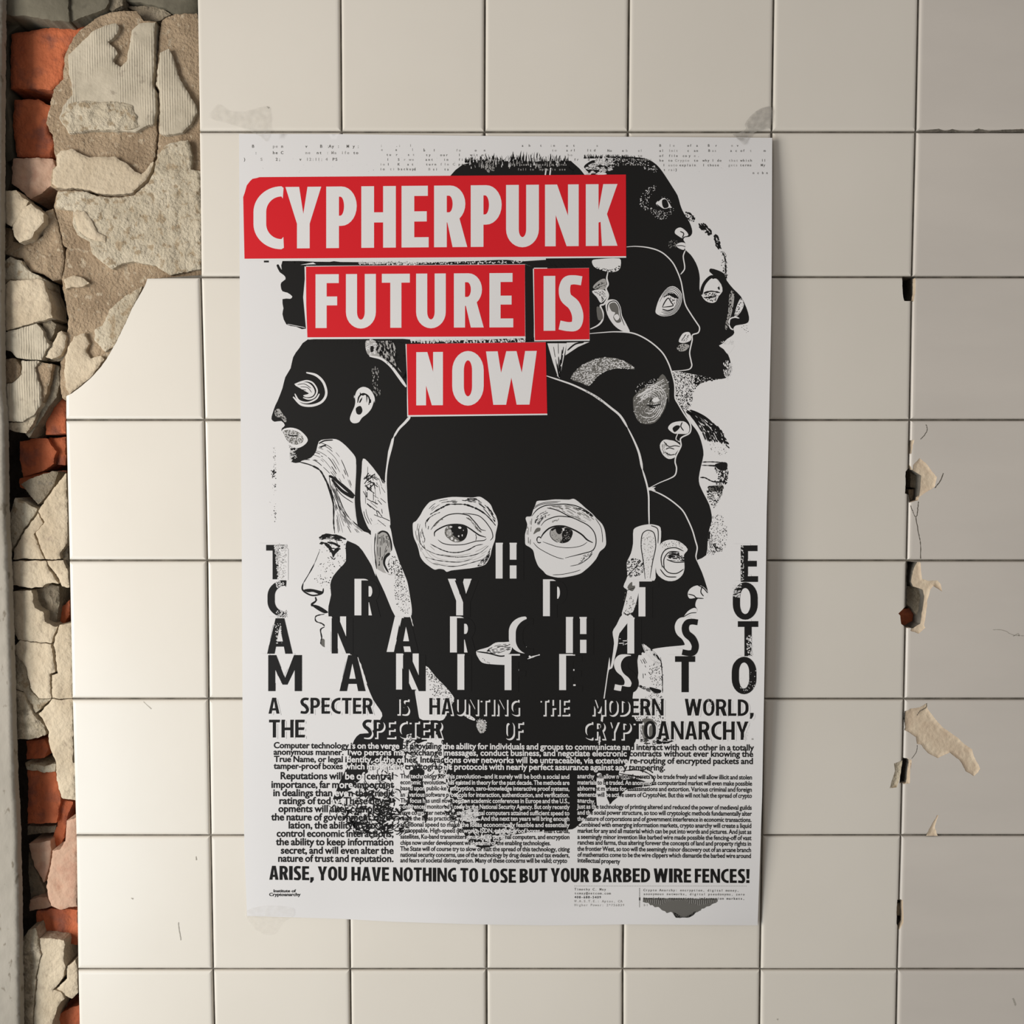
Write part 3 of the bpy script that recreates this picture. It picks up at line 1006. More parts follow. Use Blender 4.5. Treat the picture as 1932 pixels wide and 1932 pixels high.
    if ch == ',':
        return [[[(0, 0), (0, s), (s * 1.1, s), (s * 1.1, .02), (s * .5, -.17), (-.02, -.17)]]]
    if ch == '.':
        return [[rect(0, 0, s, s)]]
    if ch == '!':
        return [[[(0, 1), (s * 1.1, 1), (s * .95, .31), (s * .15, .31)]], [rect(0, 0, s * 1.05, s * .95)]]
    return []


def letter(ink, ch, x0, x1, yt, yb, sp, mat, layer, y2=None, dx=0, dy=0):
    """capital in the box x0..x1, yt..yb (pixels); y2 = (top, base) at the right side when the line slopes"""
    h = yb - yt
    w, s = (x1 - x0) / h, sp / h
    for si, sh in enumerate(glyph(ch, w, s)):
        loops = []
        for lp in sh:
            out = []
            for x, y in lp:
                X = x0 + x * h
                k = (X - x0) / max(1e-6, x1 - x0)
                t0, b0 = (yt, yb) if y2 is None else (yt + (y2[0] - yt) * k, yb + (y2[1] - yb) * k)
                out.append((X + dx, b0 + (t0 - b0) * y + dy))
            loops.append(out)
        poly(ink, loops, mat, layer + .22 * si)


def word(ink, txt, x0, x1, yt, yb, sp, mat, layer, yt1=None, yb1=None, gap=.075, space=.25, dx=0, dy=0, fit=None):
    """a run of capitals stretched to x0..x1; the line may slope to yt1, yb1"""
    h = yb - yt
    s = sp / h
    wid = [(WID.get(c, 0) or (s if c == 'I' else s * 1.1)) if c != ' ' else space for c in txt]
    tot = sum(wid) + gap * (len(txt) - 1)
    kx = (x1 - x0) / (tot * h)
    yt1, yb1 = (yt if yt1 is None else yt1), (yb if yb1 is None else yb1)
    x = x0
    for c, w in zip(txt, wid):
        ww = w * h * kx
        if c != ' ':
            a, b = (x - x0) / (x1 - x0), (x + ww - x0) / (x1 - x0)
            letter(ink, c, x, x + ww, yt + (yt1 - yt) * a, yb + (yb1 - yb) * a, sp if c != 'I' else ww, mat, layer,
                   (yt + (yt1 - yt) * b, yb + (yb1 - yb) * b), dx, dy)
        x += ww + gap * h * kx


# ------------------------------------------------------------------ small type from Blender's built-in face
class Face:
    def __init__(self, bold):
        self.c = bpy.data.curves.new('type', 'FONT')
        self.c.resolution_u = 3
        self.c.offset = bold
        self.o = bpy.data.objects.new('type', self.c)
        COL.objects.link(self.o)
        self.g, self.bold = {}, bold

    def get(self, ch):
        if ch not in self.g:
            def ev(b):
                self.c.body = b
                bpy.context.view_layer.update()
                e = self.o.evaluated_get(bpy.context.evaluated_depsgraph_get())
                m = e.to_mesh()
                m.calc_loop_triangles()
                v = np.array([(q.co.x, q.co.y) for q in m.vertices]).reshape(-1, 2)
                t = np.array([tuple(q.vertices) for q in m.loop_triangles], int).reshape(-1, 3)
                e.to_mesh_clear()
                return v, t
            v, t = ev(ch)
            a, _ = ev('I' + ch + 'I')
            b, _ = ev('II')
            self.g[ch] = (v, t, (a[:, 0].max() - b[:, 0].max()) if len(a) else .3)
        return self.g[ch]

    def done(self):
        bpy.data.objects.remove(self.o)
        bpy.data.curves.remove(self.c)


def dark_at(x, y):
    d = False
    for p, k in SHAPES:
        if p[:, 0].min() <= x <= p[:, 0].max() and p[:, 1].min() <= y <= p[:, 1].max() and pip([(x, y)], p)[0]:
            d = k
    return d


def line(ink, face, txt, x0, x1, y, em, layer, y1=None, reverse=True, mat=None, track=0.0, justify=False):
    """one line of small type between x0 and x1 on the baseline y..y1"""
    adv = [face.get(c)[2] for c in txt]
    y1 = y if y1 is None else y1
    if justify:
        sp = txt.count(' ')
        kx = ((x1 - x0) / em + .07 * sp) / sum(adv)
        extra = -.07
        if kx > 1.0:
            kx = 1.0
            extra = ((x1 - x0) / em - kx * sum(adv)) / max(1, sp)
    else:
        kx, extra = (x1 - x0) / em / sum(adv), 0
    x = x0
    for c, a in zip(txt, adv):
        if c != ' ':
            v, t, _ = face.g[c]
            q = np.stack([x + v[:, 0] * em * kx, -v[:, 1] * em], 1)
            k = (q[:, 0] - x0) / (x1 - x0)
            q[:, 1] += y + (y1 - y) * k
            m = mat or M_BLACK
            if reverse and dark_at(x + a * em * kx * .5, y + (y1 - y) * (x - x0) / (x1 - x0) - em * .25):
                m = M_PAPER
            ink.add(q, t, m, layer)
        x += a * em * kx + (extra * em if c == ' ' else 0)


def mono(ink, face, txt, x0, pitch, y, em, layer, mat=None, slope=0.0, drop=0.0):
    """typewriter line on a fixed pitch; drop = share of letters the printer lost"""
    for i, c in enumerate(txt):
        if c == ' ' or random.random() < drop:
            continue
        v, t, a = face.get(c)
        k = min(1.0, pitch / (a * em) * .95)
        x = x0 + i * pitch + (pitch - a * em * k) / 2
        q = np.stack([x + v[:, 0] * em * k, y + slope * (x - x0) - v[:, 1] * em], 1)
        m = mat or M_BLACK
        if mat is None and dark_at(x + pitch / 2, y - em * .3):
            m = M_PAPER
        ink.add(q, t, m, layer)


# ------------------------------------------------------------------ sheet
OUT = [(451, 252.5), (640, 253), (900, 256.3), (1260, 258.5), (1457, 260), (1456, 480), (1455, 600), (1451, 790), (1446.5, 970),
       (1442.8, 1240), (1438, 1500), (1429.5, 1745.8), (1180, 1744), (1040, 1746), (900, 1744), (740, 1739), (640, 1733.5),
       (466, 1728), (461, 1600), (457.5, 1318), (456, 1009), (453.5, 740), (452, 480)]
v, t = region(OUT, (), 11)
V = paper_pt(v, 0)
n = len(V)
Vb = V.copy()
Vb[:, 1] += .0002
oe = open_edges(t)
rim = sorted({a for e in oe for a in e})
ix = {a: 2 * n + i for i, a in enumerate(rim)}
k = len(rim)
sheet = mesh_obj('sheet', np.vstack([V, Vb, V[rim], Vb[rim]]) - np.array(poster.location)[None],
                 [tuple(x) for x in t] + [tuple(x[::-1] + n) for x in t] + [(ix[b], ix[a], ix[a] + k, ix[b] + k) for a, b in oe], M_PAPER)
NV = paper_normal(v)
SN = np.vstack([NV, -NV, np.zeros((2 * k, 3))])
for a, b in oe:
    d = V[b] - V[a]
    q = np.cross(d, [0, -1.0, 0])
    q /= np.linalg.norm(q) + 1e-12
    for z in (a, b):
        SN[ix[z]] = SN[ix[z] + k] = q
sheet.data.normals_split_custom_set_from_vertices(SN.tolist())
sheet.parent = poster

# ------------------------------------------------------------------ the printed heads
I = Ink()
BK, WH, GR, MG = M_BLACK, M_PAPER, M_GREYINK, M_MIDINK

# black masses ------------------------------------------------------
RIGHT = ('B 500,345 500,245 600,330 640,330 600,280 620,255 660,232 690,235 740,255 760,210 850,206 1000,213 1060,230 1110,263 1150,310 1190,370 1225,425 1258,480 1275,540 1292,585 1315,625 '
         '1340,665 1357,710 1359,745 1340,768 1308,772 1298,790 1312,812 1308,845 1312,860 1350,895 1385,950 1405,1005 1413,1060 1411,1130 1425,1180 '
         '1455,1218 1495,1232 1527,1222 1545,1185 1572,1150 1562,1100 1520,1048 1480,1012 1488,990 1540,1003 1585,1028 1602,1075 1650,1135 1700,1185 '
         '1740,1265 1758,1330 1752,1368 1715,1382 1665,1390 1648,1412 1655,1440 1640,1462 1605,1484 1575,1515 1548,1532 1568,1545 1592,1567 1614,1600 '
         '1627,1640 1634,1690 1622,1737 1590,1760 1540,1766 1470,1752 1400,1738 1300,1720 1218,1708 1226,1760 1238,1850 D 1240,40 1255,70 1292,112 1318,160 1348,215 '
         '1385,260 1410,305 1432,380 1439,440 1421,520 1406,600 1412,650 1445,720 1480,790 1496,860 1496,905 1480,960 1468,1050 1458,1142 1400,1174 '
         '1393,1184 1428,1262 1456,1345 1471,1405 1458,1440 1400,1447 1385,1470 1382,1500 1396,1522 1388,1545 1340,1568 1295,1582 1262,1600 1246,1640 1270,1690 1310,1730 1322,1765 1300,1782 1200,1792 1085,1802 '
         'F 985,-20 978,60 982,110 970,190 950,232 941,300 945,400 970,450 985,480 962,590 932,640 915,725 850,792 850,840 880,858 960,850 1050,878 1098,896 960,914 900,928 850,972 800,1012 782,1032 '
         '740,1000 700,830 692,1000 690,1045 640,1100 620,1120 560,1178 520,1206 300,1222 100,1246 0,1292 E 1850,1306 1820,1324 1740,1338 1660,1302 1620,1240 1600,1180 1560,1100 '
         '1520,980 1490,880 1470,780 1450,690 1380,640 1380,585 1300,605 1290,650 1240,600 1212,650 1192,760 1150,788 1050,786 960,795 900,850 820,930 760,990 700,1032 688,1030 '
         '700,990 718,945 752,862 786,792 806,720 826,645 848,580 888,537 955,532 990,500 1045,412 1030,370 982,300 936,190 905,95 872,0 '
         'C 860,1850 800,1830 742,1780 712,1720 700,1640 686,1580 668,1570 668,1500 686,1420 680,1350 700,1290 750,1230 790,1182 788,1100 800,1040 880,1080 930,1148 970,1215 1000,1270 1060,1400 1130,1560 '
         '1140,1500 1100,1200 1100,1000 1095,880 1082,760 1072,640 1074,560 1082,480 1102,400 1122,310 1172,240 1240,170 A 1215,1940 1215,1500 B 320,1470 330,900 500,900')
p_right = fill(I, RIGHT, BK, 1, smooth=2, keep=True)
LEFT = ('A 1240,1488 520,1490 462,1550 420,1612 402,1690 365,1752 345,1830 310,1920 C 296,90 275,150 268,188 290,207 338,202 362,232 344,250 338,268 352,290 376,312 386,350 400,400 '
        '396,440 410,491 470,492 545,460 582,410 600,345 650,335 720,332 770,360 822,410 858,470 862,560 852,740 854,800 872,930 905,965 962,1000 1000,990 1075,760 1062,640 1075,500 1110,330 1240,170 A 1240,1940')
fill(I, LEFT, BK, 1, smooth=2, keep=True)
# head cut off by the second title block
fill(I, 'A 345,938 620,945 900,950 900,962 510,970 510,1412 440,1398 372,1382 345,1310 352,1270 345,1205 400,1203 414,1186 380,1160 345,1150 334,1120 336,1090 366,1066 362,1045 345,1030 325,1015 303,968 318,962 340,1000', BK, 1, smooth=2, keep=True)
strokes(I, 'A 380,1380 440,1392 505,1405', 1.0, WH, 3)
fill(I, 'A 215,935 250,935 250,948 215,948', BK, 1, 0)
# crown behind the title, hair brushed upwards
CROWN = 'B -340,345 -300,300 -250,262 -200,250 -120,235 0,240 120,235 300,240 430,232 510,236 560,270 625,345'
fill(I, CROWN, BK, 1, smooth=0, keep=True)
for i in range(150):
    x = random.uniform(-230, 500)
    hgt = random.uniform(20, 85) * (1 - .5 * abs(x - 150) / 380)
    stroke(I, P('B %f,250 %f,%f %f,%f' % (x, x + random.uniform(-6, 6), 245 - hgt * .5, x + random.uniform(-10, 10), 245 - hgt)), random.uniform(1.2, 4.5), BK, 1, .5, n=2)
for i in range(120):
    x = random.uniform(600, 1080)
    y = 205 + max(0, (x - 900)) ** 1.35 * .035
    stroke(I, P('B %f,%f %f,%f' % (x, y + 14, x + random.uniform(-14, 14), y - random.uniform(0, 16))), random.uniform(1, 3), BK, 1, .5)
for i in range(90):
    x = random.uniform(-220, 480)
    y = random.uniform(225, 290)
    stroke(I, P('B %f,%f %f,%f' % (x, y, x + random.uniform(-5, 5), y - random.uniform(12, 40))), random.uniform(.8, 2.2), random.choice([WH, MG, MG]), 2, .5)
stipple(I, 'A 1770,235 1825,225 1830,300 1800,318 1768,300', 110, .5, 1.2, MG, 2, elong=2, ang=1.57)
strokes(I, 'B 330,335 336,290|B 362,335 368,285', 2.5, WH, 2)
fill(I, 'B 512,238 540,246 590,290 632,340 612,340 570,290', WH, 2)
stipple(I, 'B 600,300 690,235 800,215 800,300 620,335', 260, .5, 1.5, WH, 2, elong=2.5)
stipple(I, 'B 800,215 1000,222 1120,290 1110,320 950,270 800,255', 200, .3, .9, WH, 2, elong=2)
fill(I, 'B 690,325 740,316 760,330 700,334', WH, 2)

# black strips between the pasted title blocks
fill(I, 'A 345,940 700,944 1300,950 1700,938 1860,930 B 60,930 170,940 400,925 640,915 900,912 900,1000 640,995 640,985 250,985 190,960 A 1300,966 505,972 345,955', BK, 1, 0)
stipple(I, 'A 880,942 1300,944 1300,962 880,960', 160, .8, 2.2, WH, 3)
stipple(I, 'A 1300,946 1932,935 B 180,936 180,952 A 1300,962', 160, .5, 1.6, WH, 3)
fill(I, 'A 560,948 580,960 470,965', WH, 2, 0)
fill(I, 'B 188,960 250,985 250,1495 345,1510 188,1510', BK, 1, 0)
fill(I, 'A 520,1488 1215,1500 1900,1488 1932,1488 B 330,1500 640,1490 640,1530 330,1530 A 1215,1525 520,1510', BK, 1, 0)
stipple(I, 'A 1250,1492 1932,1484 B 190,1470 190,1505 A 1250,1508', 300, .5, 2.0, WH, 3, elong=1.6, ang=1.57)

# ------ left profile under the second block
fill(I, 'A 930,1497 980,1497 1040,1500 1110,1500 1140,1560 1130,1640 1180,1720 1110,1650 1030,1615 955,1602 930,1560', MG, 2)
stipple(I, 'A 1000,1500 1130,1500 1160,1700 1060,1620 1010,1590', 260, .6, 1.8, BK, 3, elong=2.5, ang=1.4)
stipple(I, 'A 935,1500 1000,1500 1000,1590 945,1590', 80, .6, 1.6, WH, 3, elong=2)
fill(I, 'A 965,1530 985,1540 980,1580 962,1570', BK, 3)
strokes(I, 'A 955,1605 1035,1622 1100,1670 1155,1740 1212,1820', 3.5, WH, 3, w1=6)
stipple(I, 'A 970,1690 1020,1690 1030,1880 985,1880', 60, .4, .9, MG, 2, elong=3, ang=1.57)
stroke(I, 'A 512,1720 580,1738 630,1785 652,1850 644,1895 610,1932 545,1952 475,1942 420,1890', 4.6, WH, 2)
strokes(I, 'A 520,1735 575,1750 620,1800 634,1855 625,1905|A 540,1935 600,1920 630,1880', 1.1, BK, 3)
strokes(I, 'A 430,1802 480,1785 520,1778 560,1795 588,1845 570,1890 530,1905 490,1895|A 432,1868 460,1915 520,1930 580,1905 604,1868', 3.0, WH, 2)
fill(I, 'A 432,1805 480,1790 520,1790 555,1815 572,1855 555,1885 515,1893 490,1880 530,1868 500,1848 470,1830', WH, 2)
strokes(I, 'A 450,1805 500,1800 545,1830|A 470,1820 520,1825 550,1860|A 480,1840 510,1842', 1.2, BK, 3)
fill(I, 'A 848,1900 868,1845 910,1820 958,1838 990,1890 992,1932 C 988,60 970,112 940,150 902,180 878,212 838,216 818,190 828,150 850,100 856,60 848,20', WH, 2)
fill(I, 'C 860,112 892,96 906,130 890,156 866,150', BK, 3)
strokes(I, 'A 872,1932 882,1890 912,1868 948,1888 960,1932 C 960,50 950,90|A 885,1932 905,1900 930,1910', 2.8, BK, 3)
fill(I, 'A 890,1885 915,1868 940,1885 935,1932 C 930,20 905,25 890,0', BK, 3)
fill(I, 'A 902,1905 918,1890 930,1905 922,1928', WH, 4)
fill(I, 'C 344,264 400,248 462,264 512,310 522,342 490,376 442,392 388,366 350,308', WH, 2)
fill(I, 'C 350,272 405,264 465,285 492,325 480,355 430,368 384,345 358,300', GR, 3)
stipple(I, 'C 350,272 405,264 465,285 492,325 480,355 430,368 384,345 358,300', 240, .4, 1.1, WH, 4, elong=2)
strokes(I, 'C 385,300 420,306 455,300', 2.2, BK, 5)
fill(I, 'C 290,132 320,116 345,150 372,185 366,215 335,180 300,170', MG, 2)
stipple(I, 'C 290,132 320,116 345,150 372,185 366,215 335,180 300,170', 90, .5, 1.3, BK, 3)
stipple(I, 'C 374,310 440,350 470,400 420,492 398,490 396,400', 420, .6, 1.5, WH, 2, power='C 396,400 460,420')
# neck
NECK = 'C 602,345 655,330 722,330 772,360 822,410 856,455 861,500 855,640 850,720 848,800 868,925 905,970 962,1000 968,1100 984,1200 1000,1290 960,1190 930,1140 880,1078 800,1040 730,1000 708,985 702,880 702,770 680,690 652,620 620,560 560,522 468,490 540,462 582,420'
fill(I, NECK, WH, 2, keep=True)
strokes(I, 'C 468,490 540,510 605,545 640,600 668,660 695,740 704,820 704,920 712,990', 2.6, BK, 3, rough=.4)
strokes(I, 'C 670,585 700,600 760,650 850,728|C 690,610 760,690 845,740', 4.2, BK, 3, w1=7)
strokes(I, 'C 700,640 760,720 840,775|C 672,590 690,700 712,760', 1.4, BK, 3)
hatch(I, 'C 480,478 560,480 620,520 690,585', 'C 610,350 680,380 760,470 845,690', 13, 1.1, BK, 3, gap=.7, seg=7)
hatch(I, 'C 640,600 700,800 715,985', 'C 720,660 800,860 950,985', 16, 1.0, BK, 3, gap=.5, seg=9)
strokes(I, 'C 600,360 640,340 700,335|C 610,385 650,370', 2.6, BK, 3)
fill(I, 'C 910,465 960,505 1020,583 1061,640 1072,700 1084,790 1102,930 1060,925 1000,938 962,970 925,905 895,800 892,650 900,560', WH, 2, keep=True)
hatch(I, 'C 915,480 900,640 905,850 960,960', 'C 1020,590 1060,700 1070,800 1085,900', 9, 1.0, BK, 3, gap=1.0, seg=5)
for q in range(26):
    x, y = random.uniform(905, 1050), random.uniform(560, 900)
    stroke(I, P('C %f,%f %f,%f' % (x, y, x + random.uniform(20, 60), y + random.uniform(20, 50))), random.uniform(.7, 1.8), BK, 3)
for q in range(16):
    x, y = random.uniform(930, 1000), random.uniform(550, 700)
    stroke(I, P('C %f,%f %f,%f' % (x, y, x + random.uniform(-50, 10), y + random.uniform(15, 50))), random.uniform(1, 2.4), BK, 3)
# contour of the large head
strokes(I, 'C 1240,172 1205,212 1160,258 1125,315', 5.5, WH, 3, w1=3.4)
strokes(I, 'C 1125,315 1105,400 1085,480 1074,560 1072,640 1080,760', 4.2, WH, 3, w1=1.8)
strokes(I, 'B 335,1742 450,1780 520,1805 600,1842 670,1880 742,1932', 2.6, WH, 3, w1=4)
strokes(I, 'D 615,-10 700,40 790,110 855,165 905,245', 3.4, WH, 3, w1=4.5)
strokes(I, 'D 905,245 950,335 988,430 1010,540', 2.2, WH, 3, w1=5)
strokes(I, 'D 1010,540 1040,640 1054,720 1056,830 1058,930', 3.4, WH, 3, w1=2.6)

# ------ lower left face
strokes(I, 'C 602,1022 650,1002 720,1006 792,1032', 5, BK, 3, rough=.5)
hatch(I, 'C 602,1020 660,995 780,1030', 'C 605,1045 660,1030 760,1045', 9, 1.4, BK, 3, gap=.4)
strokes(I, 'C 605,1062 640,1058 690,1096 752,1098|C 660,1052 710,1062 748,1085', 4.5, BK, 3, rough=.5)
fill(I, 'C 668,1096 700,1092 742,1104 715,1135 700,1160 690,1130', BK, 3)
fill(I, 'C 690,1100 712,1098 705,1112', WH, 4, 0)
strokes(I, 'C 680,1150 705,1172 715,1160', 1.6, BK, 3)
strokes(I, 'C 604,1115 560,1220 490,1340', 1.4, BK, 3, rough=.7)
strokes(I, 'C 490,1340 484,1380 512,1408 560,1425 622,1410 632,1375', 3, BK, 3)
fill(I, 'C 495,1385 540,1378 600,1390 628,1400 610,1418 560,1400 520,1402', BK, 3)
strokes(I, 'C 575,1435 580,1462 548,1490 580,1500 630,1525 664,1545', 3.4, BK, 3, rough=.4)
fill(I, 'C 548,1490 600,1498 664,1540 640,1550 590,1525', BK, 3)
strokes(I, 'C 640,1555 580,1570 580,1605 622,1622 645,1642|C 640,1645 612,1665 620,1720 614,1760 650,1790', 2.2, BK, 3, rough=.4)
fill(I, 'C 616,1730 640,1735 648,1785 620,1775', GR, 3)
stipple(I, 'C 610,1050 790,1040 790,1180 700,1290 680,1400 620,1360 560,1300 600,1150', 130, .5, 1.2, BK, 3)
stipple(I, 'C 660,1150 700,1170 620,1330 570,1330', 60, .4, 1.0, GR, 3)

# ------ central face: eyes
EYEL = 'G 190,640 240,610 320,500 380,390 480,270 560,235 700,200 900,170 1100,175 1280,180 1400,165 1500,220 1600,310 1650,430 1700,520 1730,640 1715,740 1690,850 1680,950 1640,1060 1615,1150 1600,1230 1550,1340 1490,1410 1300,1460 1050,1490 880,1510 800,1535 750,1495 660,1480 580,1495 490,1440 390,1360 320,1260 290,1140 260,1040 210,930 190,850 180,700'
EYER = 'H 210,570 230,530 310,520 340,430 390,310 420,245 560,235 750,215 1000,220 1090,205 1200,280 1300,370 1420,470 1500,560 1600,660 1650,770 1670,900 1675,1030 1640,1100 1560,1170 1500,1290 1400,1410 1300,1500 1200,1570 1000,1620 800,1640 600,1590 530,1520 440,1430 380,1280 350,1150 290,1090 210,1040 200,960 200,850 240,680'
fill(I, EYEL, WH, 2)
fill(I, EYER, WH, 2)
strokes(I, 'G 578,890 582,810 680,740 800,690 950,670 1100,685 1210,740 1310,810 1400,870 1515,905', 2.6, BK, 3)
strokes(I, 'G 510,768 600,650 700,570 820,500 960,475 1080,480 1200,510 1260,570 1340,660 1420,760 1512,785', 1.9, BK, 3)
strokes(I, 'G 1090,468 1230,480 1380,512 1480,590 1560,690 1620,790 1640,900 1592,965|G 640,950 720,1010 840,1040 980,1045 1120,1035 1250,1000 1340,975 1480,962 1525,930', 1.6, BK, 3)
strokes(I, 'G 495,492 640,402 740,350 820,310 950,302 1130,308 1250,345 1380,402 1500,482 1600,580 1690,690', 2.5, BK, 3, rough=.6)
strokes(I, 'G 500,1025 600,1080 750,1150 900,1182 1040,1176 1200,1130 1330,1060 1460,1032', 1.7, BK, 3, rough=.4)
strokes(I, 'G 420,1130 600,1210 800,1245 1000,1268 1200,1250 1400,1190 1560,1060|G 400,1260 600,1320 850,1352 1050,1355 1270,1300|G 520,1372 800,1430 1000,1430 1250,1370 1440,1312|G 1325,850 1340,900 1330,965', 1.3, BK, 3, rough=.5)
strokes(I, 'G 430,640 480,560 560,500 680,450|G 350,760 370,860 400,940 390,1000|G 280,740 300,900 330,1030 420,1130|G 460,760 470,700|G 420,740 420,620 520,520', 1.3, BK, 3, rough=.5)
hatch(I, 'G 1050,230 1300,280 1500,420 1690,680', 'G 1180,190 1400,210 1560,320 1700,560', 9, 1.3, BK, 3, gap=.6, seg=6)
hatch(I, 'G 420,420 560,280 760,220 1000,195', 'G 520,440 640,340 760,280 1000,280', 6, 1.2, BK, 3, gap=.7, seg=8)
hatch(I, 'G 330,1180 420,1330 600,1440 900,1480 1300,1430 1500,1330', 'G 520,1050 700,1180 950,1215 1200,1180 1400,1100 1560,1000', 6, .9, MG, 3, gap=.7, seg=9)
hatch(I, 'G 1420,1330 1520,1250 1600,1100', 'G 1330,1440 1480,1400 1580,1260', 10, 1.1, BK, 3, gap=.5, seg=7)
hatch(I, 'G 230,660 220,820 260,980 330,1180', 'G 400,640 350,800 390,960 430,1080', 5, 1.1, GR, 3, gap=.7, seg=8)
hatch(I, 'G 1120,540 1260,640 1340,760 1430,820', 'G 1180,540 1300,640 1380,760 1440,800', 6, 1.0, GR, 3, gap=.5, seg=6)
hatch(I, 'G 600,690 640,640 740,580', 'G 560,720 620,620 720,560', 5, 1.0, GR, 3, gap=.6, seg=5)
# irises
fill(I, 'G 780,740 850,690 970,676 1110,690 1172,740 1178,830 1140,930 1060,985 960,998 870,960 790,890 762,820', GR, 3)
fill(I, 'G 870,690 1000,680 1120,695 1174,745 1176,840 1130,935 1050,975 1010,930 930,880 890,800', BK, 4)
fill(I, 'G 800,790 850,760 890,800 880,870 830,880 795,840', MG, 4)
for q in 'G 1008,720 1040,708 1070,730 1050,752 1020,745|G 870,915 905,900 920,940 885,955|G 1000,880 1030,870 1025,905|G 1070,860 1092,855 1085,895|G 940,950 965,940 990,975 950,985|G 860,700 900,705 890,730 850,725|G 1095,775 1110,770 1108,790|G 800,735 820,720 830,745'.split('|'):
    fill(I, q, WH, 5, 2)
stipple(I, 'G 780,740 900,690 930,880 1050,985 960,998 790,890', 70, .5, 1.1, WH, 5)
strokes(I, 'H 485,915 540,830 640,742 760,702 900,702 1000,732 1130,790 1240,862 1330,950 1435,1005', 2.9, BK, 3)
strokes(I, 'H 420,980 415,940 432,905 465,900 492,925|H 420,985 450,1005 490,998', 2.0, BK, 3)
strokes(I, 'H 520,985 640,1030 780,1075 950,1096 1120,1085 1250,1050 1335,990|H 350,1000 430,1090 560,1170 700,1240 820,1285 905,1302', 1.2, BK, 3)
strokes(I, 'H 490,695 560,610 680,552 800,523 900,525 1050,545 1200,610 1350,690 1450,800 1492,930 1482,1060 1420,1150 1250,1202 1100,1240 930,1282', 1.8, BK, 3)
strokes(I, 'H 320,522 420,402 560,330 720,313 900,300 1070,318 1200,360 1330,432 1445,512|H 600,372 720,392 850,442 980,512 1080,556', 1.9, BK, 3)
strokes(I, 'H 370,350 460,300 600,265 850,250|H 350,390 440,330 560,295 800,275|H 700,1590 880,1580 1080,1540 1210,1500|H 1020,1432 1200,1390 1350,1290 1430,1200|H 1480,560 1580,720 1610,900 1610,1000', 1.2, BK, 3)
fill(I, 'H 390,760 430,730 480,740 470,790 420,810 350,850', GR, 3)
hatch(I, 'H 600,350 850,420 1050,540 1300,620', 'H 700,330 1000,320 1250,420 1480,600', 12, 1.0, GR, 3, gap=.8, seg=5)
hatch(I, 'H 360,640 440,500 580,420', 'H 440,700 540,560 680,500', 8, 1.2, BK, 3, gap=.6, seg=6)
hatch(I, 'H 1120,370 1250,420 1420,530', 'H 1200,360 1330,430 1450,530', 6, 1.6, BK, 3, gap=.5, seg=6)
hatch(I, 'H 1250,1240 1380,1180 1470,1100', 'H 1150,1400 1330,1300 1440,1190', 7, 1.0, BK, 3, gap=.7, seg=6)
hatch(I, 'H 250,600 230,800 230,1020', 'H 330,560 310,800 300,1040', 4, 1.1, GR, 3, gap=.7, seg=6)
hatch(I, 'H 700,600 760,580 820,560', 'H 680,640 760,620 840,600', 4, .9, GR, 3, gap=.7, seg=5)
fill(I, 'H 668,760 760,715 900,712 1010,745 1066,800 1050,890 990,980 900,1012 780,990 700,930 662,850', MG, 3)
fill(I, 'H 930,735 1010,750 1066,800 1056,880 1000,975 900,1012 830,1000 880,930 870,850', BK, 4)
fill(I, 'H 760,735 830,720 880,760 860,830 815,850 770,810', BK, 4)
fill(I, 'H 670,760 760,715 920,712 900,735 760,750 690,790', BK, 4)
fill(I, 'H 880,745 905,738 918,770 895,790', WH, 5)
stipple(I, 'H 870,780 1040,780 1040,900 900,1000 840,960', 60, .5, 1.0, MG, 5)
stipple(I, 'H 680,800 780,850 880,980 780,985 700,920', 60, .4, .9, GR, 5)
strokes(I, 'H 662,770 655,860 700,940 790,1000', 1.2, BK, 4)
# ears of the central face
fill(I, 'C 968,935 1000,918 1060,918 1098,945 1112,1000 1122,1060 1142,1120 1165,1190 1202,1280 1222,1335 1238,1425 1252,1520 1244,1572 1190,1575 1135,1570 1060,1400 1000,1270 985,1200 970,1100 966,1000', WH, 2)
fill(I, 'C 1008,988 1042,972 1080,990 1102,1050 1112,1110 1070,1140 1048,1190 1062,1250 1100,1282 1160,1262 1170,1230 1150,1280 1010,1240 1000,1100', MG, 3)
hatch(I, 'C 1010,1000 1005,1100 1020,1230', 'C 1080,1000 1100,1060 1060,1140', 9, 1.2, BK, 4, gap=.6, seg=7)
strokes(I, 'C 1098,1128 1066,1158 1058,1205 1088,1265', 6, BK, 4, w1=3)
strokes(I, 'C 1015,995 1045,975 1082,990 1105,1050 1110,1110', 3.2, BK, 4)
strokes(I, 'C 998,990 990,1100 1005,1240', 2, BK, 4, rough=.4)
stipple(I, 'C 1080,1180 1140,1150 1190,1260 1210,1340 1180,1300 1100,1270', 240, .5, 1.4, BK, 4)
stipple(I, 'C 1130,1290 1215,1340 1240,1520 1200,1560 1140,1480', 260, .4, 1.1, BK, 4)
strokes(I, 'C 1248,1530 1242,1570 1262,1640', 2, WH, 3, rough=.7)
fill(I, 'D 948,965 985,940 1050,926 1100,930 1138,950 1138,1050 1112,1150 1102,1250 1095,1320 1000,1322 985,1400 960,1500 930,1558 868,1565 880,1500 905,1390 878,1362 905,1290 900,1200 930,1130 945,1060', WH, 2)
stipple(I, 'D 1008,1000 1045,968 1090,985 1102,1080 1080,1190 1060,1305 1028,1300 1018,1180 1002,1080', 120, .4, 1.0, GR, 3)
stipple(I, 'D 1008,1000 1045,968 1090,985 1102,1080 1080,1190 1060,1305 1028,1300 1018,1180 1002,1080', 60, .4, .8, MG, 4)
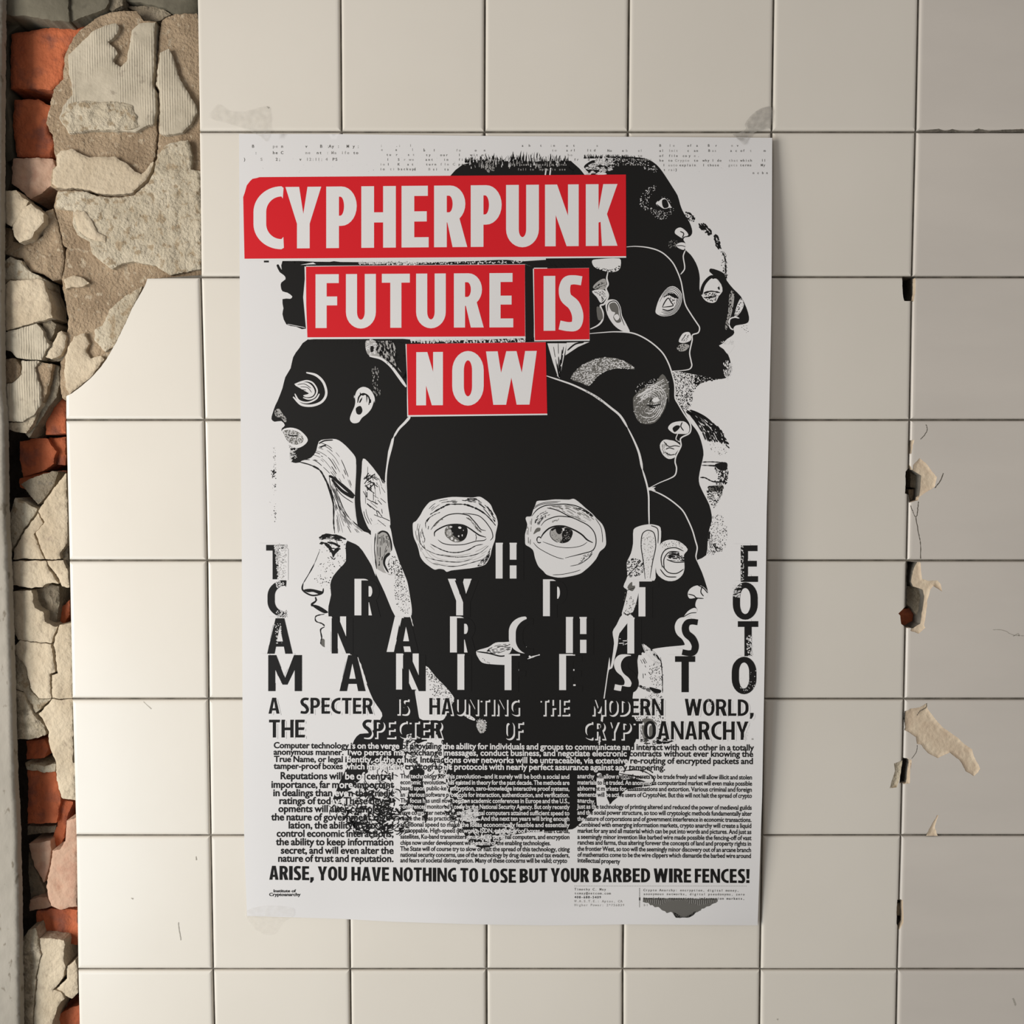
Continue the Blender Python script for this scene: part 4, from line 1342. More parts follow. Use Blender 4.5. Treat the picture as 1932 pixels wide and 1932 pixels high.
strokes(I, 'D 1030,1310 1016,1180 1002,1080 1010,995 1048,968 1092,988 1104,1080 1082,1190 1064,1305|D 1070,935 1118,960 1120,1060', 1.7, BK, 4)
stipple(I, 'D 910,1170 1010,1180 1020,1260 940,1300 905,1280', 240, .5, 1.5, BK, 3)
strokes(I, 'D 905,1290 960,1230 1000,1180|D 900,1390 960,1370|D 880,1540 900,1560 960,1540', 1.8, BK, 3, rough=.5)
stipple(I, 'D 880,1400 980,1440 930,1560 875,1550', 60, .5, 1.4, GR, 3)
fill(I, 'D 905,1370 935,1330 960,1360 940,1395', GR, 3)
fill(I, 'D 868,1562 930,1560 952,1600 905,1640 850,1690 838,1770 820,1850 800,1932 F 776,90 760,190 745,300 738,410 720,530 712,615 704,612 714,520 722,410 738,290 758,150 780,0 D 786,1932 812,1760 802,1680 830,1630', WH, 2)
fill(I, 'D 912,1610 915,1720 850,1690', BK, 3, 0)
hatch(I, 'D 850,1690 890,1700 915,1720', 'D 845,1780 880,1775 915,1760', 6, 1.4, WH, 3, gap=.5)
stipple(I, 'F 690,480 725,480 715,600 700,600', 40, .5, 1.3, WH, 3)
strokes(I, 'E 872,0 905,95 936,185', 2.4, WH, 3, rough=.7)
# lips
fill(I, 'C 1704,1815 1788,1787 1838,1756 1900,1752 1946,1753 1953,1800 1930,1850 1938,1908 1800,1906 1745,1895 1718,1862', WH, 2)
hatch(I, 'C 1790,1800 1840,1775 1900,1765 1945,1765', 'C 1760,1825 1850,1835 1900,1818 1945,1805', 8, 1.2, BK, 3, gap=.5, seg=6)
strokes(I, 'C 1706,1818 1790,1830 1870,1850 1915,1845 1945,1830', 2.6, BK, 3)
stipple(I, 'C 1720,1850 1850,1920 1780,1900', 60, .4, 1.0, BK, 3)
strokes(I, 'D 205,1870 250,1852 292,1840|D 215,1850 240,1860', 2.4, WH, 2, rough=.6)
# grey throat of the central figure
THROAT = 'E 1345,58 1422,140 1500,220 1552,292 1532,330 1500,385 1470,440 1380,444 1312,432 1300,360 1280,240 1310,160'
fill(I, 'E 1595,385 1640,395 1695,432 1690,445 1640,425', WH, 2)
fill(I, 'E 1712,450 1745,440 1770,480 1760,525 1728,528 1708,490', MG, 2)
fill(I, THROAT, WH, 2, keep=True)
stipple(I, 'E 1345,60 1500,220 1552,295 1500,385 1440,430 1400,300 1370,180', 800, .5, 1.3, BK, 3, power='E 1480,180 1380,330')
stipple(I, 'E 1600,385 1745,470 1765,510 1740,525 1700,440 1610,425', 120, .6, 1.5, BK, 3)
strokes(I, 'E 1278,232 1296,340 1310,430', 3.5, WH, 3)

# ------ right hand heads: contours in white line
strokes(I, 'B 900,839 960,835 1040,842 1110,860 1165,890 1222,948 1256,1012 1281,1080 1296,1160 1312,1242 1352,1312 1392,1372 1411,1405 1402,1440 1362,1456 1360,1492 1342,1580 1352,1640 1357,1672 1340,1696 1285,1706 1212,1710', 2.3, WH, 3)
strokes(I, 'B 640,1447 720,1440 820,1434 930,1441 1002,1466 1082,1516 1152,1582 1192,1652 1217,1722 1237,1805 D 1240,40 1262,82 1302,150 1342,212 1351,250 1340,288 1292,313 1277,330 1282,372 1270,402 1246,450 1240,490 1250,532 1240,580 1202,605 1130,635 1058,672', 2.5, WH, 3)
strokes(I, 'D 1055,680 1130,710 1192,745 1252,790 1297,835 1332,900 1362,970 1382,1040 1395,1090 1386,1150 1394,1184', 2.5, WH, 3)
fill(I, 'D 1050,668 1105,664 1090,676 1105,690 1052,688', WH, 3, 0)
strokes(I, 'B 1312,862 1297,905 1307,990 1278,1032', 2.2, WH, 3)
# topmost profile
fill(I, 'B 1105,532 1150,498 1178,505 1212,562 1170,572 1130,560', WH, 2)
fill(I, 'B 1150,510 1178,508 1195,555 1165,568 1150,545', BK, 3)
strokes(I, 'B 1120,520 1155,492 1185,500|B 1110,540 1160,575 1205,565', 1.8, BK, 3)
stipple(I, 'B 990,530 1010,470 1060,420 1110,408 1080,470 1050,520 1060,580 1020,580', 170, .4, 1.2, WH, 2)
stipple(I, 'B 1050,560 1110,580 1220,590 1180,640 1110,640', 150, .4, 1.0, WH, 2)
stipple(I, 'B 1140,490 1180,480 1230,570 1220,600', 60, .4, .9, WH, 2)
fill(I, 'B 1238,742 1246,715 1280,703 1320,732 1332,758 1300,768 1290,778 1262,762', WH, 2)
strokes(I, 'B 1275,730 1300,745 1290,775', 2, BK, 3)
fill(I, 'B 1245,825 1280,808 1312,815 1308,845 1298,860 1262,846', WH, 2)
strokes(I, 'B 1250,832 1285,830 1312,838', 1.4, BK, 3)
stipple(I, 'B 1200,800 1250,790 1260,830 1200,850', 60, .4, .9, MG, 2)
# second head half hidden by the block: nose, lips, ear
fill(I, 'B 658,935 700,925 850,920 859,968 842,1004 792,1016 730,1004 672,978', WH, 2)
stipple(I, 'B 690,980 790,1000 850,970 850,1000 790,1016 700,1000', 90, .5, 1.3, BK, 3)
strokes(I, 'B 770,1012 761,1060 770,1102 755,1132 771,1182 742,1240 716,1252 734,1300 730,1352 700,1388 645,1415', 3.2, WH, 2)
fill(I, 'B 663,1122 700,1080 747,1062 760,1110 745,1135 700,1140', MG, 2)
fill(I, 'B 658,1148 740,1140 766,1182 722,1232 692,1192', WH, 2)
hatch(I, 'B 670,1125 720,1085 755,1080', 'B 690,1140 730,1125 758,1115', 6, 1.2, BK, 3, gap=.5, seg=6)
hatch(I, 'B 665,1155 720,1190 725,1225', 'B 735,1145 760,1180 730,1220', 5, 1.1, BK, 3, gap=.5, seg=6)
fill(I, 'B 690,1260 720,1270 735,1340 700,1350', GR, 2)
fill(I, 'B 752,1232 782,1208 830,1215 858,1262 868,1320 898,1380 922,1440 860,1424 808,1384 764,1312', WH, 2)
fill(I, 'B 778,1245 815,1228 842,1262 846,1310 862,1360 830,1370 806,1332 820,1300 795,1290', GR, 3)
strokes(I, 'B 766,1290 768,1245 790,1222 825,1222 850,1262 858,1320 885,1390', 1.6, BK, 3)
fill(I, 'B 810,1325 835,1310 850,1335 830,1355', WH, 4)
fill(I, 'B 640,1430 700,1395 800,1405 880,1438 700,1442', BK, 2, 0)
fill(I, 'B 345,1515 480,1515 430,1760 410,1740', WH, 2, 0)
hatch(I, 'B 375,1515 400,1640 425,1755', 'B 470,1515 450,1640 432,1755', 7, 1.8, BK, 3, gap=.2, seg=14)
fill(I, 'B 345,1570 380,1640 415,1740 345,1735', BK, 3, 0)
fill(I, 'B 480,1510 640,1505 560,1540 470,1600', WH, 2, 0)
strokes(I, 'B 485,1565 540,1520 600,1508', 3, BK, 3)
# eye of the second head
fill(I, 'B 1102,1290 1130,1200 1188,1125 1240,1118 1287,1170 1278,1250 1232,1310 1162,1326 1115,1312', WH, 2)
for k in (.93, .84, .74, .64):
    q = np.array(catmull(P('B 1102,1290 1130,1200 1188,1125 1240,1118 1287,1170 1278,1250 1232,1310 1162,1326 1115,1312'), 4))
    c = q.mean(0)
    q = c + (q - c) * k
    i0 = random.randint(0, 6)
    stroke(I, [tuple(x) for x in q[i0:i0 + 28:2]], 1.1, BK, 3, n=2)
strokes(I, 'B 1150,1262 1168,1225 1192,1198 1210,1225 1224,1252 1150,1262|B 1150,1275 1190,1285 1230,1270|B 1160,1190 1210,1170 1240,1200', 2.0, BK, 4)
fill(I, 'B 1190,1165 1240,1170 1262,1200 1220,1190', BK, 4)
stipple(I, 'B 1190,1165 1240,1170 1262,1200 1240,1240 1215,1220', 50, .5, 1.2, BK, 4)
fill(I, 'B 1265,1502 1290,1450 1318,1436 1344,1442 1352,1490 1305,1512', WH, 2)
fill(I, 'B 1252,1545 1290,1518 1340,1530 1312,1566 1270,1570', MG, 2)
stipple(I, 'B 1252,1545 1290,1518 1340,1530 1312,1566 1270,1570', 60, .5, 1.2, BK, 3)
hatch(I, 'B 1275,1500 1310,1450', 'B 1320,1505 1340,1455', 5, 1.0, BK, 3, gap=.5, seg=8)
# old man's forehead, eye, nose shading
strokes(I, 'B 1310,595 1350,610 1378,650', 3, BK, 2, rough=.6)
stipple(I, 'B 1310,600 1370,620 1380,660 1330,650', 70, .5, 1.4, BK, 2)
stipple(I, 'B 1408,680 1450,675 1500,745 1470,755 1420,710', 150, .6, 2.0, BK, 2, elong=2, ang=.8)
stipple(I, 'B 1512,755 1545,770 1558,850 1530,840', 110, .6, 1.8, BK, 2, elong=2, ang=1)
stipple(I, 'B 1560,850 1600,900 1605,1070 1585,1030 1560,980', 170, .4, 1.2, BK, 2, power='B 1600,960 1550,960')
strokes(I, 'B 1568,870 1592,930 1594,1000 1600,1060', 2.2, BK, 2, rough=.8)
strokes(I, 'B 1425,1175 1430,1130 1452,1085 1495,1048 1545,1062', 6, BK, 3)
strokes(I, 'B 1440,1165 1490,1150 1555,1160|B 1450,1195 1500,1190 1530,1180|B 1500,1050 1530,1090 1550,1140', 3, BK, 3, rough=.4)
fill(I, 'B 1495,1075 1530,1062 1550,1110 1520,1125', WH, 4)
stipple(I, 'B 1440,1170 1540,1165 1520,1225 1470,1220', 70, .5, 1.3, BK, 3)
fill(I, 'B 1640,1140 1655,1180 1640,1290 1600,1420 1590,1400 1612,1290 1620,1180', MG, 2)
fill(I, 'B 1700,1200 1722,1245 1690,1310 1655,1330 1670,1260', WH, 2)
stipple(I, 'B 1640,1140 1655,1180 1640,1290 1600,1420 1590,1400 1612,1290 1620,1180', 120, .5, 1.3, BK, 3, elong=2, ang=1.5)
stipple(I, 'B 1700,1200 1722,1245 1690,1310 1655,1330 1670,1260', 60, .5, 1.4, BK, 3)
strokes(I, 'B 1618,1385 1625,1345 1660,1332 1690,1340|B 1615,1380 1630,1410 1648,1420', 2.4, WH, 3)
fill(I, 'B 1625,1390 1650,1345 1700,1345 1680,1385', BK, 4)
fill(I, 'B 1548,1530 1600,1518 1652,1528 1640,1560 1610,1590 1580,1556', WH, 2)
stipple(I, 'B 1560,1500 1640,1490 1650,1520 1580,1525', 70, .5, 1.3, WH, 3)
stipple(I, 'B 1580,1640 1640,1660 1625,1750 1585,1765', 200, .5, 1.3, WH, 3, power='B 1640,1700 1570,1700', elong=2, ang=1.5)
stipple(I, 'B 1700,1400 1760,1380 1755,1440 1720,1430', 14, .4, .9, BK, 2)
# stippled neck
NK = 'B 1218,1712 1300,1722 1400,1740 1470,1753 1540,1768 1470,1778 1410,1800 1372,1845 1358,1932 D 1344,112 1292,114 1252,60 1236,0 B 1240,1900 1232,1800'
stipple(I, NK, 1500, .5, 1.25, BK, 2)
stipple(I, 'B 1380,1742 1540,1768 1470,1778 1410,1800 1385,1820', 420, .6, 1.8, BK, 2)
# third head: lit brow and eye
fill(I, 'B 508,1762 560,1690 640,1640 740,1614 842,1624 922,1660 956,1697 870,1690 780,1702 700,1742 640,1812 580,1792', GR, 2)
stipple(I, 'B 508,1762 560,1690 640,1640 740,1614 842,1624 922,1660 956,1697 870,1690 780,1702 700,1742 640,1812 580,1792', 1500, .4, 1.15, WH, 3, elong=1.6, ang=-.5)
fill(I, 'B 950,1890 1010,1832 1100,1792 1152,1730 1194,1802 1196,1932 D 1188,20 1170,112 1100,212 1000,216 955,150 945,60', GR, 2)
hatch(I, 'B 960,1890 1050,1830 1160,1760', 'B 980,1932 1080,1880 1190,1850', 8, 1.4, WH, 3, gap=.4)
for k in (.95, .85, .74, .63, .52, .42, .32):
    q = np.array(catmull(P('D 945,70 985,-30 1060,-60 1140,-40 1180,20 1165,110 1100,205 1000,210 955,150'), 4))
    c = q.mean(0)
    q = c + (q - c) * k
    for rep in range(2):
        i0 = random.randint(0, 16)
        stroke(I, [tuple(x) for x in q[i0:i0 + 18:2]], 1.4, WH, 3, n=2, rough=.4)
stipple(I, 'D 945,60 985,-60 1190,-100 1188,20 1170,112 1100,212 1000,216 955,150', 420, .4, 1.0, WH, 3)
strokes(I, 'D 1040,90 1080,95 1140,85|D 1060,70 1090,40 1130,50|D 1060,100 1100,110', 2.6, BK, 4)
fill(I, 'D 1075,45 1115,35 1130,60 1090,70', WH, 4)
fill(I, 'D 1190,252 1222,214 1300,204 1338,240 1330,288 1272,292 1230,288', WH, 2)
fill(I, 'D 1222,252 1250,232 1275,238 1262,262 1235,280', BK, 3)
strokes(I, 'D 1290,210 1280,240 1300,270|D 1250,290 1240,330 1270,345', 2, BK, 3)
strokes(I, 'D 1258,292 1246,330 1282,352', 1.8, WH, 3)
fill(I, 'D 1133,372 1160,334 1205,336 1240,345 1278,380 1242,430 1240,455 1194,468 1150,432', WH, 2)
strokes(I, 'D 1160,345 1195,380 1240,375 1275,382|D 1175,400 1200,390 1235,400|D 1240,435 1200,440 1170,420', 1.8, BK, 3)
hatch(I, 'D 1145,360 1150,420 1190,455', 'D 1185,350 1185,400 1210,440', 5, 1.0, GR, 3, gap=.5, seg=7)
# young face behind
hatch(I, 'D 1300,125 1360,180 1420,270 1450,340', 'D 1330,115 1450,170 1560,270 1612,372', 20, 1.9, BK, 2, gap=.25, seg=10)
stipple(I, 'D 1500,210 1580,290 1618,390 1570,350 1500,300', 240, .6, 1.7, BK, 2, elong=2.2, ang=.9)
stipple(I, 'D 1440,300 1600,330 1600,440 1500,420', 90, .4, .9, GR, 2)
strokes(I, 'D 1430,490 1490,488 1560,492 1602,498|D 1425,512 1500,515 1580,520', 2.2, BK, 2, rough=.5)
fill(I, 'D 1520,505 1580,490 1606,500 1600,540 1560,548 1530,530', BK, 2)
stipple(I, 'D 1520,530 1600,500 1602,640 1500,640 1540,600', 420, .6, 1.8, BK, 2, power='D 1600,590 1490,590')
strokes(I, 'D 1415,598 1450,600 1500,625 1560,630', 2.4, BK, 2, rough=.5)
fill(I, 'D 1470,660 1510,655 1575,652 1570,690 1520,692 1480,685', GR, 2)
stipple(I, 'D 1470,660 1575,652 1570,695 1480,690', 140, .6, 1.5, BK, 3)
strokes(I, 'D 1470,650 1520,652 1575,648', 1.2, WH, 4)
stipple(I, 'D 1460,690 1570,700 1540,790 1500,810', 420, .5, 1.4, BK, 2, power='D 1520,690 1530,830')
stipple(I, 'D 1498,860 1600,900 1590,1100 1500,1140 1462,1130', 300, .4, 1.1, BK, 2)
hatch(I, 'D 1480,960 1470,1060 1500,1135', 'D 1500,1000 1530,1080 1590,1110', 9, 1.2, BK, 2, gap=.6, seg=7)
# small profile lowest right
fill(I, 'D 1112,1150 1140,1062 1200,1034 1272,1048 1328,1100 1302,1140 1306,1230 1290,1282 1240,1320 1170,1318 1108,1262', WH, 2)
strokes(I, 'D 1150,1230 1142,1160 1172,1105 1240,1090 1300,1115|D 1165,1240 1162,1170 1200,1120 1270,1120|D 1150,1215 1190,1262 1250,1270 1300,1240|D 1135,1240 1180,1290 1250,1295|D 1180,1172 1240,1192 1310,1190|D 1200,1150 1250,1140 1290,1160', 1.9, BK, 3)
hatch(I, 'D 1178,1140 1240,1112 1305,1155', 'D 1190,1176 1250,1190 1308,1188', 5, 2.2, BK, 3, gap=.2)
hatch(I, 'D 1180,1150 1230,1125 1295,1150', 'D 1190,1180 1240,1185 1305,1185', 5, 1.2, BK, 4, gap=.4)
stipple(I, 'D 1150,1050 1270,1050 1320,1100 1240,1090 1160,1100', 60, .4, 1.0, BK, 3)
fill(I, 'D 1328,1412 1345,1378 1385,1356 1432,1360 1471,1405 1452,1444 1392,1440 1342,1446', WH, 2)
strokes(I, 'D 1432,1358 1420,1400 1440,1430|D 1330,1415 1370,1425 1390,1442 1440,1446|D 1395,1350 1440,1375 1468,1408', 2.0, BK, 3)
fill(I, 'D 1300,1578 1330,1535 1372,1512 1394,1522 1386,1548 1335,1568', WH, 2)
strokes(I, 'D 1300,1575 1345,1550 1390,1545', 1.6, BK, 3)
strokes(I, 'D 1085,1803 1180,1790 1300,1778 1322,1766', 2.4, WH, 3)
# hair and collar of the lowest neck
fill(I, 'D 1000,1750 1060,1790 1110,1835 1142,1890 1138,1932 F 1138,30 1100,0 1050,-60 D 1020,1830', BK, 2)
hatch(I, 'D 1000,1752 1030,1830 1110,1920', 'D 1060,1790 1120,1850 1142,1920', 8, 1.5, WH, 3, gap=.4, seg=8)
strokes(I, 'F 1138,0 1150,120 1152,250', 1.6, BK, 2, rough=.4)
stipple(I, 'F 1060,60 1145,30 1150,200 1080,200', 150, .4, 1.1, BK, 2)
fill(I, 'F 1058,210 1100,218 1142,232 1132,252 1088,245', BK, 2)
hatch(I, 'F 980,190 1060,215 1140,240', 'F 975,200 1050,240 1130,260', 4, 1.5, BK, 2, gap=.5, seg=8)
hatch(I, 'F 980,20 1000,80 985,180', 'F 1020,0 1060,60 1120,90', 6, 1.2, BK, 2, gap=.9, seg=6)
stipple(I, 'F 1000,280 1160,280 1150,560 980,560', 420, .4, 1.3, BK, 2)
fill(I, 'F 1010,440 1060,430 1110,470 1090,560 1040,580 1010,520', GR, 2)
stipple(I, 'F 985,560 1160,560 1240,590 1120,610 1000,600', 90, .6, 1.8, BK, 2, elong=3)
strokes(I, 'F 1100,590 1180,598 1240,580', 2.6, BK, 2)
# scarf and cloak folds low on the right
fill(I, 'F 692,820 722,815 750,890 762,985 780,1030 745,1050 692,1040', WH, 3, keep=True)
strokes(I, 'F 860,800 940,790 1020,800 1082,838 1090,872 1040,890|F 850,815 940,830 1040,850|F 1040,780 1085,810', 2.2, BK, 2, rough=.4)
strokes(I, 'F 1080,600 1100,680 1060,760|F 985,480 1060,660', 1.6, GR, 2)

# torn, unravelling rope-like cloth at lower left: tangled strokes over the mass
SHAPES_WHITE = ['E 1140,800 1230,795 1240,900 1215,980 1170,1010 1150,920', 'E 1340,800 1470,800 1500,940 1520,1100 1580,1200 1600,1260 1330,1220 1350,1000',
                'E 1200,560 1270,545 1280,700 1215,760 1190,720', 'E 1360,560 1460,560 1470,760 1400,790 1380,700']
for s_ in SHAPES_WHITE:
    fill(I, s_, WH, 2, keep=True)
fill(I, 'E 1240,795 1340,792 1326,870 1352,980 1345,1080 1300,1112 1250,1060 1165,1085 1228,1004 1202,962 1250,905', BK, 2, keep=True)
fill(I, 'E 1330,1085 1365,1090 1352,1160 1330,1150', BK, 2)
fill(I, 'E 800,1160 850,1148 950,1170 880,1185', BK, 1)
fill(I, 'E 1060,1000 1110,985 1140,1010 1070,1030', BK, 1)


def tangle(s, n, lmin, lmax, wmin, wmax, mat, layer):
    p = np.asarray(P(s))
    lo, hi = p.min(0), p.max(0)
    for _ in range(n):
        x, y = random.uniform(lo[0], hi[0]), random.uniform(lo[1], hi[1])
        if not pip([(x, y)], p)[0]:
            continue
        a = random.uniform(-.9, .6) + (3.14 if random.random() < .5 else 0)
        pts = [(x, y)]
        for k in range(3):
            a += random.uniform(-.9, .9)
            L = random.uniform(lmin, lmax) / 3
            x, y = x + L * math.cos(a), y + L * math.sin(a)
            pts.append((x, y))
        stroke(I, pts, random.uniform(wmin, wmax), mat, layer, n=3)


tangle('E 700,1000 830,920 960,800 1130,800 1150,1000 1240,1100 1240,1220 860,1240 700,1100', 210, 8, 24, .9, 2.4, BK, 4)
tangle('E 760,1060 1140,1020 1240,1110 1200,1225 840,1240', 170, 8, 20, 1.2, 3.0, BK, 4)
tangle('E 700,1000 960,800 1130,800 1240,1100 1240,1220 860,1240 700,1100', 90, 6, 18, .8, 1.8, WH, 5)
tangle('E 940,740 1200,740 1190,790 940,800', 36, 6, 18, 1, 2.4, WH, 4)
tangle('E 1180,560 1300,540 1290,800 1180,800', 60, 6, 16, .9, 2.2, BK, 4)
tangle('E 1200,545 1290,545 1290,720 1200,720', 40, 6, 16, 1, 2, WH, 4)
tangle('E 1350,560 1480,560 1520,880 1620,1150 1560,1150 1460,900 1380,760', 170, 6, 18, .9, 2.4, BK, 4)
tangle('E 1440,640 1530,800 1620,980 1720,1100 1660,1180 1540,1000 1460,820', 170, 6, 18, .9, 2.2, WH, 5)
tangle('E 1600,1050 1720,1060 1720,1160 1620,1160', 60, 5, 14, .8, 1.8, WH, 5)
tangle('E 1500,1040 1600,1150 1600,1230 1480,1130', 40, 6, 14, 1, 2.4, BK, 4)
tangle('E 1620,1220 1932,1220 1932,1320 1700,1340', 60, 6, 18, .8, 2, WH, 4)
tangle('F 0,1200 160,1200 100,1270 0,1290', 40, 6, 16, .8, 2, WH, 4)
stipple(I, 'E 1705,440 1772,440 1768,520 1720,530', 150, .5, 1.2, WH, 4)
I.build('portrait_print', poster, 'black printed hooded faces with white engraved eyes, noses and mouths')

# ------------------------------------------------------------------ red title blocks
TITLE_Z = 6


def block(label, white, red, letters):
    a = Ink()
    v, t = region(P(white) if isinstance(white, str) else white, (), 14)
    a.add(v, t, M_PAPER, TITLE_Z)
    v, t = region(P(red), (), 14)
    a.add(v, t, M_RED, TITLE_Z + 1)
    o = a.build('title_block', poster, label)
    b = Ink()
    for args in letters:
        letter(b, *args)
    b.build('lettering', o, 'white condensed capitals')


def px(c, *xs):
    o = CROPS[c]
    return [o[0] + x * o[2] / 1932.0 for x in xs]


def py(c, *ys):
    o = CROPS[c]
    return [o[1] + y * o[2] / 1932.0 for y in ys]


def run(letters, top, base, sp):
    """letters: (char, x0, x1) in pixels; top/base: ((x,y),(x,y)) lines"""
    out = []
    f = lambda L, x: L[0][1] + (L[1][1] - L[0][1]) * (x - L[0][0]) / (L[1][0] - L[0][0])
    for ch, x0, x1 in letters:
        out.append((ch, x0, x1, f(top, x0), f(base, x0), sp if ch != 'I' else x1 - x0, M_PAPER, TITLE_Z + 2, (f(top, x1), f(base, x1))))
    return out


def AX(*q):
    return [(c, px('A', a)[0], px('A', b)[0]) for c, a, b in q]


def BX(*q):
    return [(c, px('B', a)[0], px('B', b)[0]) for c, a, b in q]


pA = lambda x, y: P('A %f,%f' % (x, y))[0]
pB = lambda x, y: P('B %f,%f' % (x, y))[0]
block('red title block reading CYPHERPUNK', 'A 70,520 75,930 76,936 B 897,915 896,900 B 895,333 A 170,350 135,360',
      'A 70,490 82,455 95,408 118,378 135,362 165,356 185,350 B 0,338 895,332 897,904 A 79,922 74,700',
      run(AX(('C', 142, 355), ('Y', 366, 617), ('P', 652, 866), ('H', 898, 1140), ('E', 1180, 1370), ('R', 1408, 1634), ('P', 1665, 1882)) +
          BX(('U', 55, 285), ('N', 328, 564), ('K', 614, 836)), (pA(142, 421), pB(836, 398)), (pA(142, 852), pB(836, 831)), 24.0))
block('red title block reading FUTURE', 'A 500,975 505,1200 514,1486 B 188,1480 190,1466 187,963 A 510,978',
      'A 510,978 900,972 B 187,963 188,1466 A 520,1473 512,1250',
      run(AX(('F', 577, 740), ('U', 790, 1000), ('T', 1042, 1238), ('U', 1282, 1490), ('R', 1547, 1750), ('E', 1796, 1963)),
          (pA(577, 1031), pB(105, 1022)), (pA(577, 1408), pB(105, 1403)), 21.0))
block('red title block reading IS', 'B 243,992 248,1250 253,1501 641,1497 641,1486 637,986', 'B 250,992 637,987 640,1487 257,1493',
      run(BX(('I', 318, 400), ('S', 423, 597)), (pB(318, 1043), pB(597, 1040)), (pB(318, 1427), pB(597, 1425)), 21.5))
block('red title block reading NOW', P('A 1208,1520') + P('A 1218,1750 C 1218,60 1220,172') + P('D 345,160 343,148') + P('B 333,1506'),
      'A 1215,1520 B 333,1507 D 343,150 C 1227,161 A 1222,1800',
      run(AX(('N', 1283, 1470), ('O', 1535, 1756), ('W', 1772, 2128)), (pA(1283, 1577), pA(2128, 1568)), (pA(1283, 1950), pA(2128, 1944)), 22.0))

# ------------------------------------------------------------------ spaced heading of the text, white ghost behind each black letter
Hd = Ink()
W4, B4 = 6, 7
for ch, x0, x1, t0, b0 in [
        ('T', 502, 540, 1028, 1093), ('H', 948.2, 988, 1027, 1094.5), ('E', 1397.5, 1430, 1029, 1098),
        ('C', 504.6, 540.5, 1095, 1164), ('R', 681.8, 717, 1095, 1164), ('Y', 858, 903, 1095, 1164), ('P', 1037.5, 1070, 1096, 1165.5), ('T', 1206, 1243, 1097, 1166), ('O', 1382.5, 1429.5, 1099.5, 1168.5),
        ('A', 504, 552, 1166.5, 1233.5), ('N', 625.7, 666, 1166, 1233), ('A', 742.4, 790, 1166, 1233), ('R', 862, 897.5, 1166, 1234), ('C', 973, 1007, 1167, 1235), ('H', 1080.8, 1120, 1167, 1235), ('I', 1196.6, 1210.6, 1168, 1236), ('S', 1285.8, 1318.5, 1168, 1237), ('T', 1392, 1430.5, 1172, 1238),
        ('M', 506, 569.5, 1236, 1304), ('A', 640.5, 689.5, 1236, 1304), ('N', 760.3, 803, 1236, 1304), ('I', 876, 890, 1237, 1304.5), ('F', 965, 994, 1237, 1305), ('E', 1068, 1099, 1237, 1305), ('S', 1171, 1205, 1238, 1306), ('T', 1273.5, 1311.5, 1238, 1306), ('O', 1380.5, 1427, 1240, 1309)]:
    letter(Hd, ch, x0, x1, t0, b0, 13.6, M_PAPER, W4, None, -13.0, -3.0)
    letter(Hd, ch, x0, x1, t0, b0, 13.6, M_BLACK, B4)
# worn printing on the outer letters
fill(Hd, 'C 318,1098 385,1098 385,1318 318,1318', M_PAPER, 8, 0)
stipple(Hd, 'C 318,1100 370,1100 350,1310 318,1310', 90, .4, 1.0, M_MIDINK, 9, smooth=0)
stipple(Hd, 'C 285,1075 375,1065 375,1310 318,1310', 330, .6, 1.9, M_PAPER, 8, smooth=0)
stipple(Hd, 'C 290,1075 375,1080 330,1100 318,1310 312,1310', 260, .8, 2.0, M_PAPER, 8, smooth=0)
stipple(Hd, 'C 300,1325 375,1325 350,1360 300,1370', 60, .5, 1.5, M_PAPER, 8, smooth=0)
stipple(Hd, 'C 300,1530 375,1530 375,1580 300,1580', 70, .5, 1.4, M_PAPER, 8, smooth=0)
stipple(Hd, 'C 290,1620 340,1620 340,1760 300,1760', 60, .5, 1.3, M_PAPER, 8, smooth=0)
stipple(Hd, 'D 1690,1070 1720,1070 1720,1330 1690,1330', 70, .5, 1.4, M_PAPER, 8, smooth=0)
stipple(Hd, 'D 1640,1350 1710,1340 1690,1440 1645,1430', 110, .5, 1.6, M_PAPER, 8, smooth=0)
stipple(Hd, 'D 1740,1700 1780,1700 1780,1850 1745,1850', 80, .6, 1.6, M_PAPER, 8, smooth=0)
stipple(Hd, 'F 1690,140 1810,90 1800,230 1700,250', 60, .4, 1.1, M_PAPER, 8, smooth=0)


def ghost(txt, x0, x1, t0, b0, t1, b1, sp):
    word(Hd, txt, x0, x1, t0, b0, sp, M_PAPER, W4, t1, b1, dx=2.9, dy=2.7)
    word(Hd, txt, x0, x1, t0, b0, sp, M_BLACK, B4, t1, b1)


for a in [('A', 506.5, 527.5, 1316.5, 1346.5, 1316.5, 1346.5), ('SPECTER', 566.5, 703.5, 1316.5, 1346.5, 1317, 1347), ('IS', 747, 771, 1317, 1347.5, 1317, 1347.5),
          ('HAUNTING', 810, 978.5, 1317, 1348, 1318, 1349), ('THE', 1017, 1073, 1318, 1349, 1318, 1349), ('MODERN', 1115, 1252, 1318, 1349, 1318.5, 1350),
          ('WORLD,', 1292, 1423, 1318.5, 1350, 1320, 1351),
          ('THE', 507.5, 575, 1358, 1391.5, 1358, 1391.5), ('SPECTER', 683.6, 834, 1358, 1391.5, 1359, 1393), ('OF', 949, 986, 1359.5, 1393.5, 1360, 1394),
          ('CRYPTOANARCHY', 1098, 1412, 1360, 1394, 1361.5, 1396)]:
    ghost(*a, 5.9 if a[3] < 1350 else 6.3)
word(Hd, '.', 1418, 1422, 1385, 1396, 3, M_MIDINK, B4)
stipple(Hd, 'F 1740,450 1765,450 1740,580 1715,580', 40, .4, 1.1, M_PAPER, 8, smooth=0)
stipple(Hd, 'F 1460,300 1500,300 1500,360 1460,360', 30, .4, 1.1, M_PAPER, 8, smooth=0)
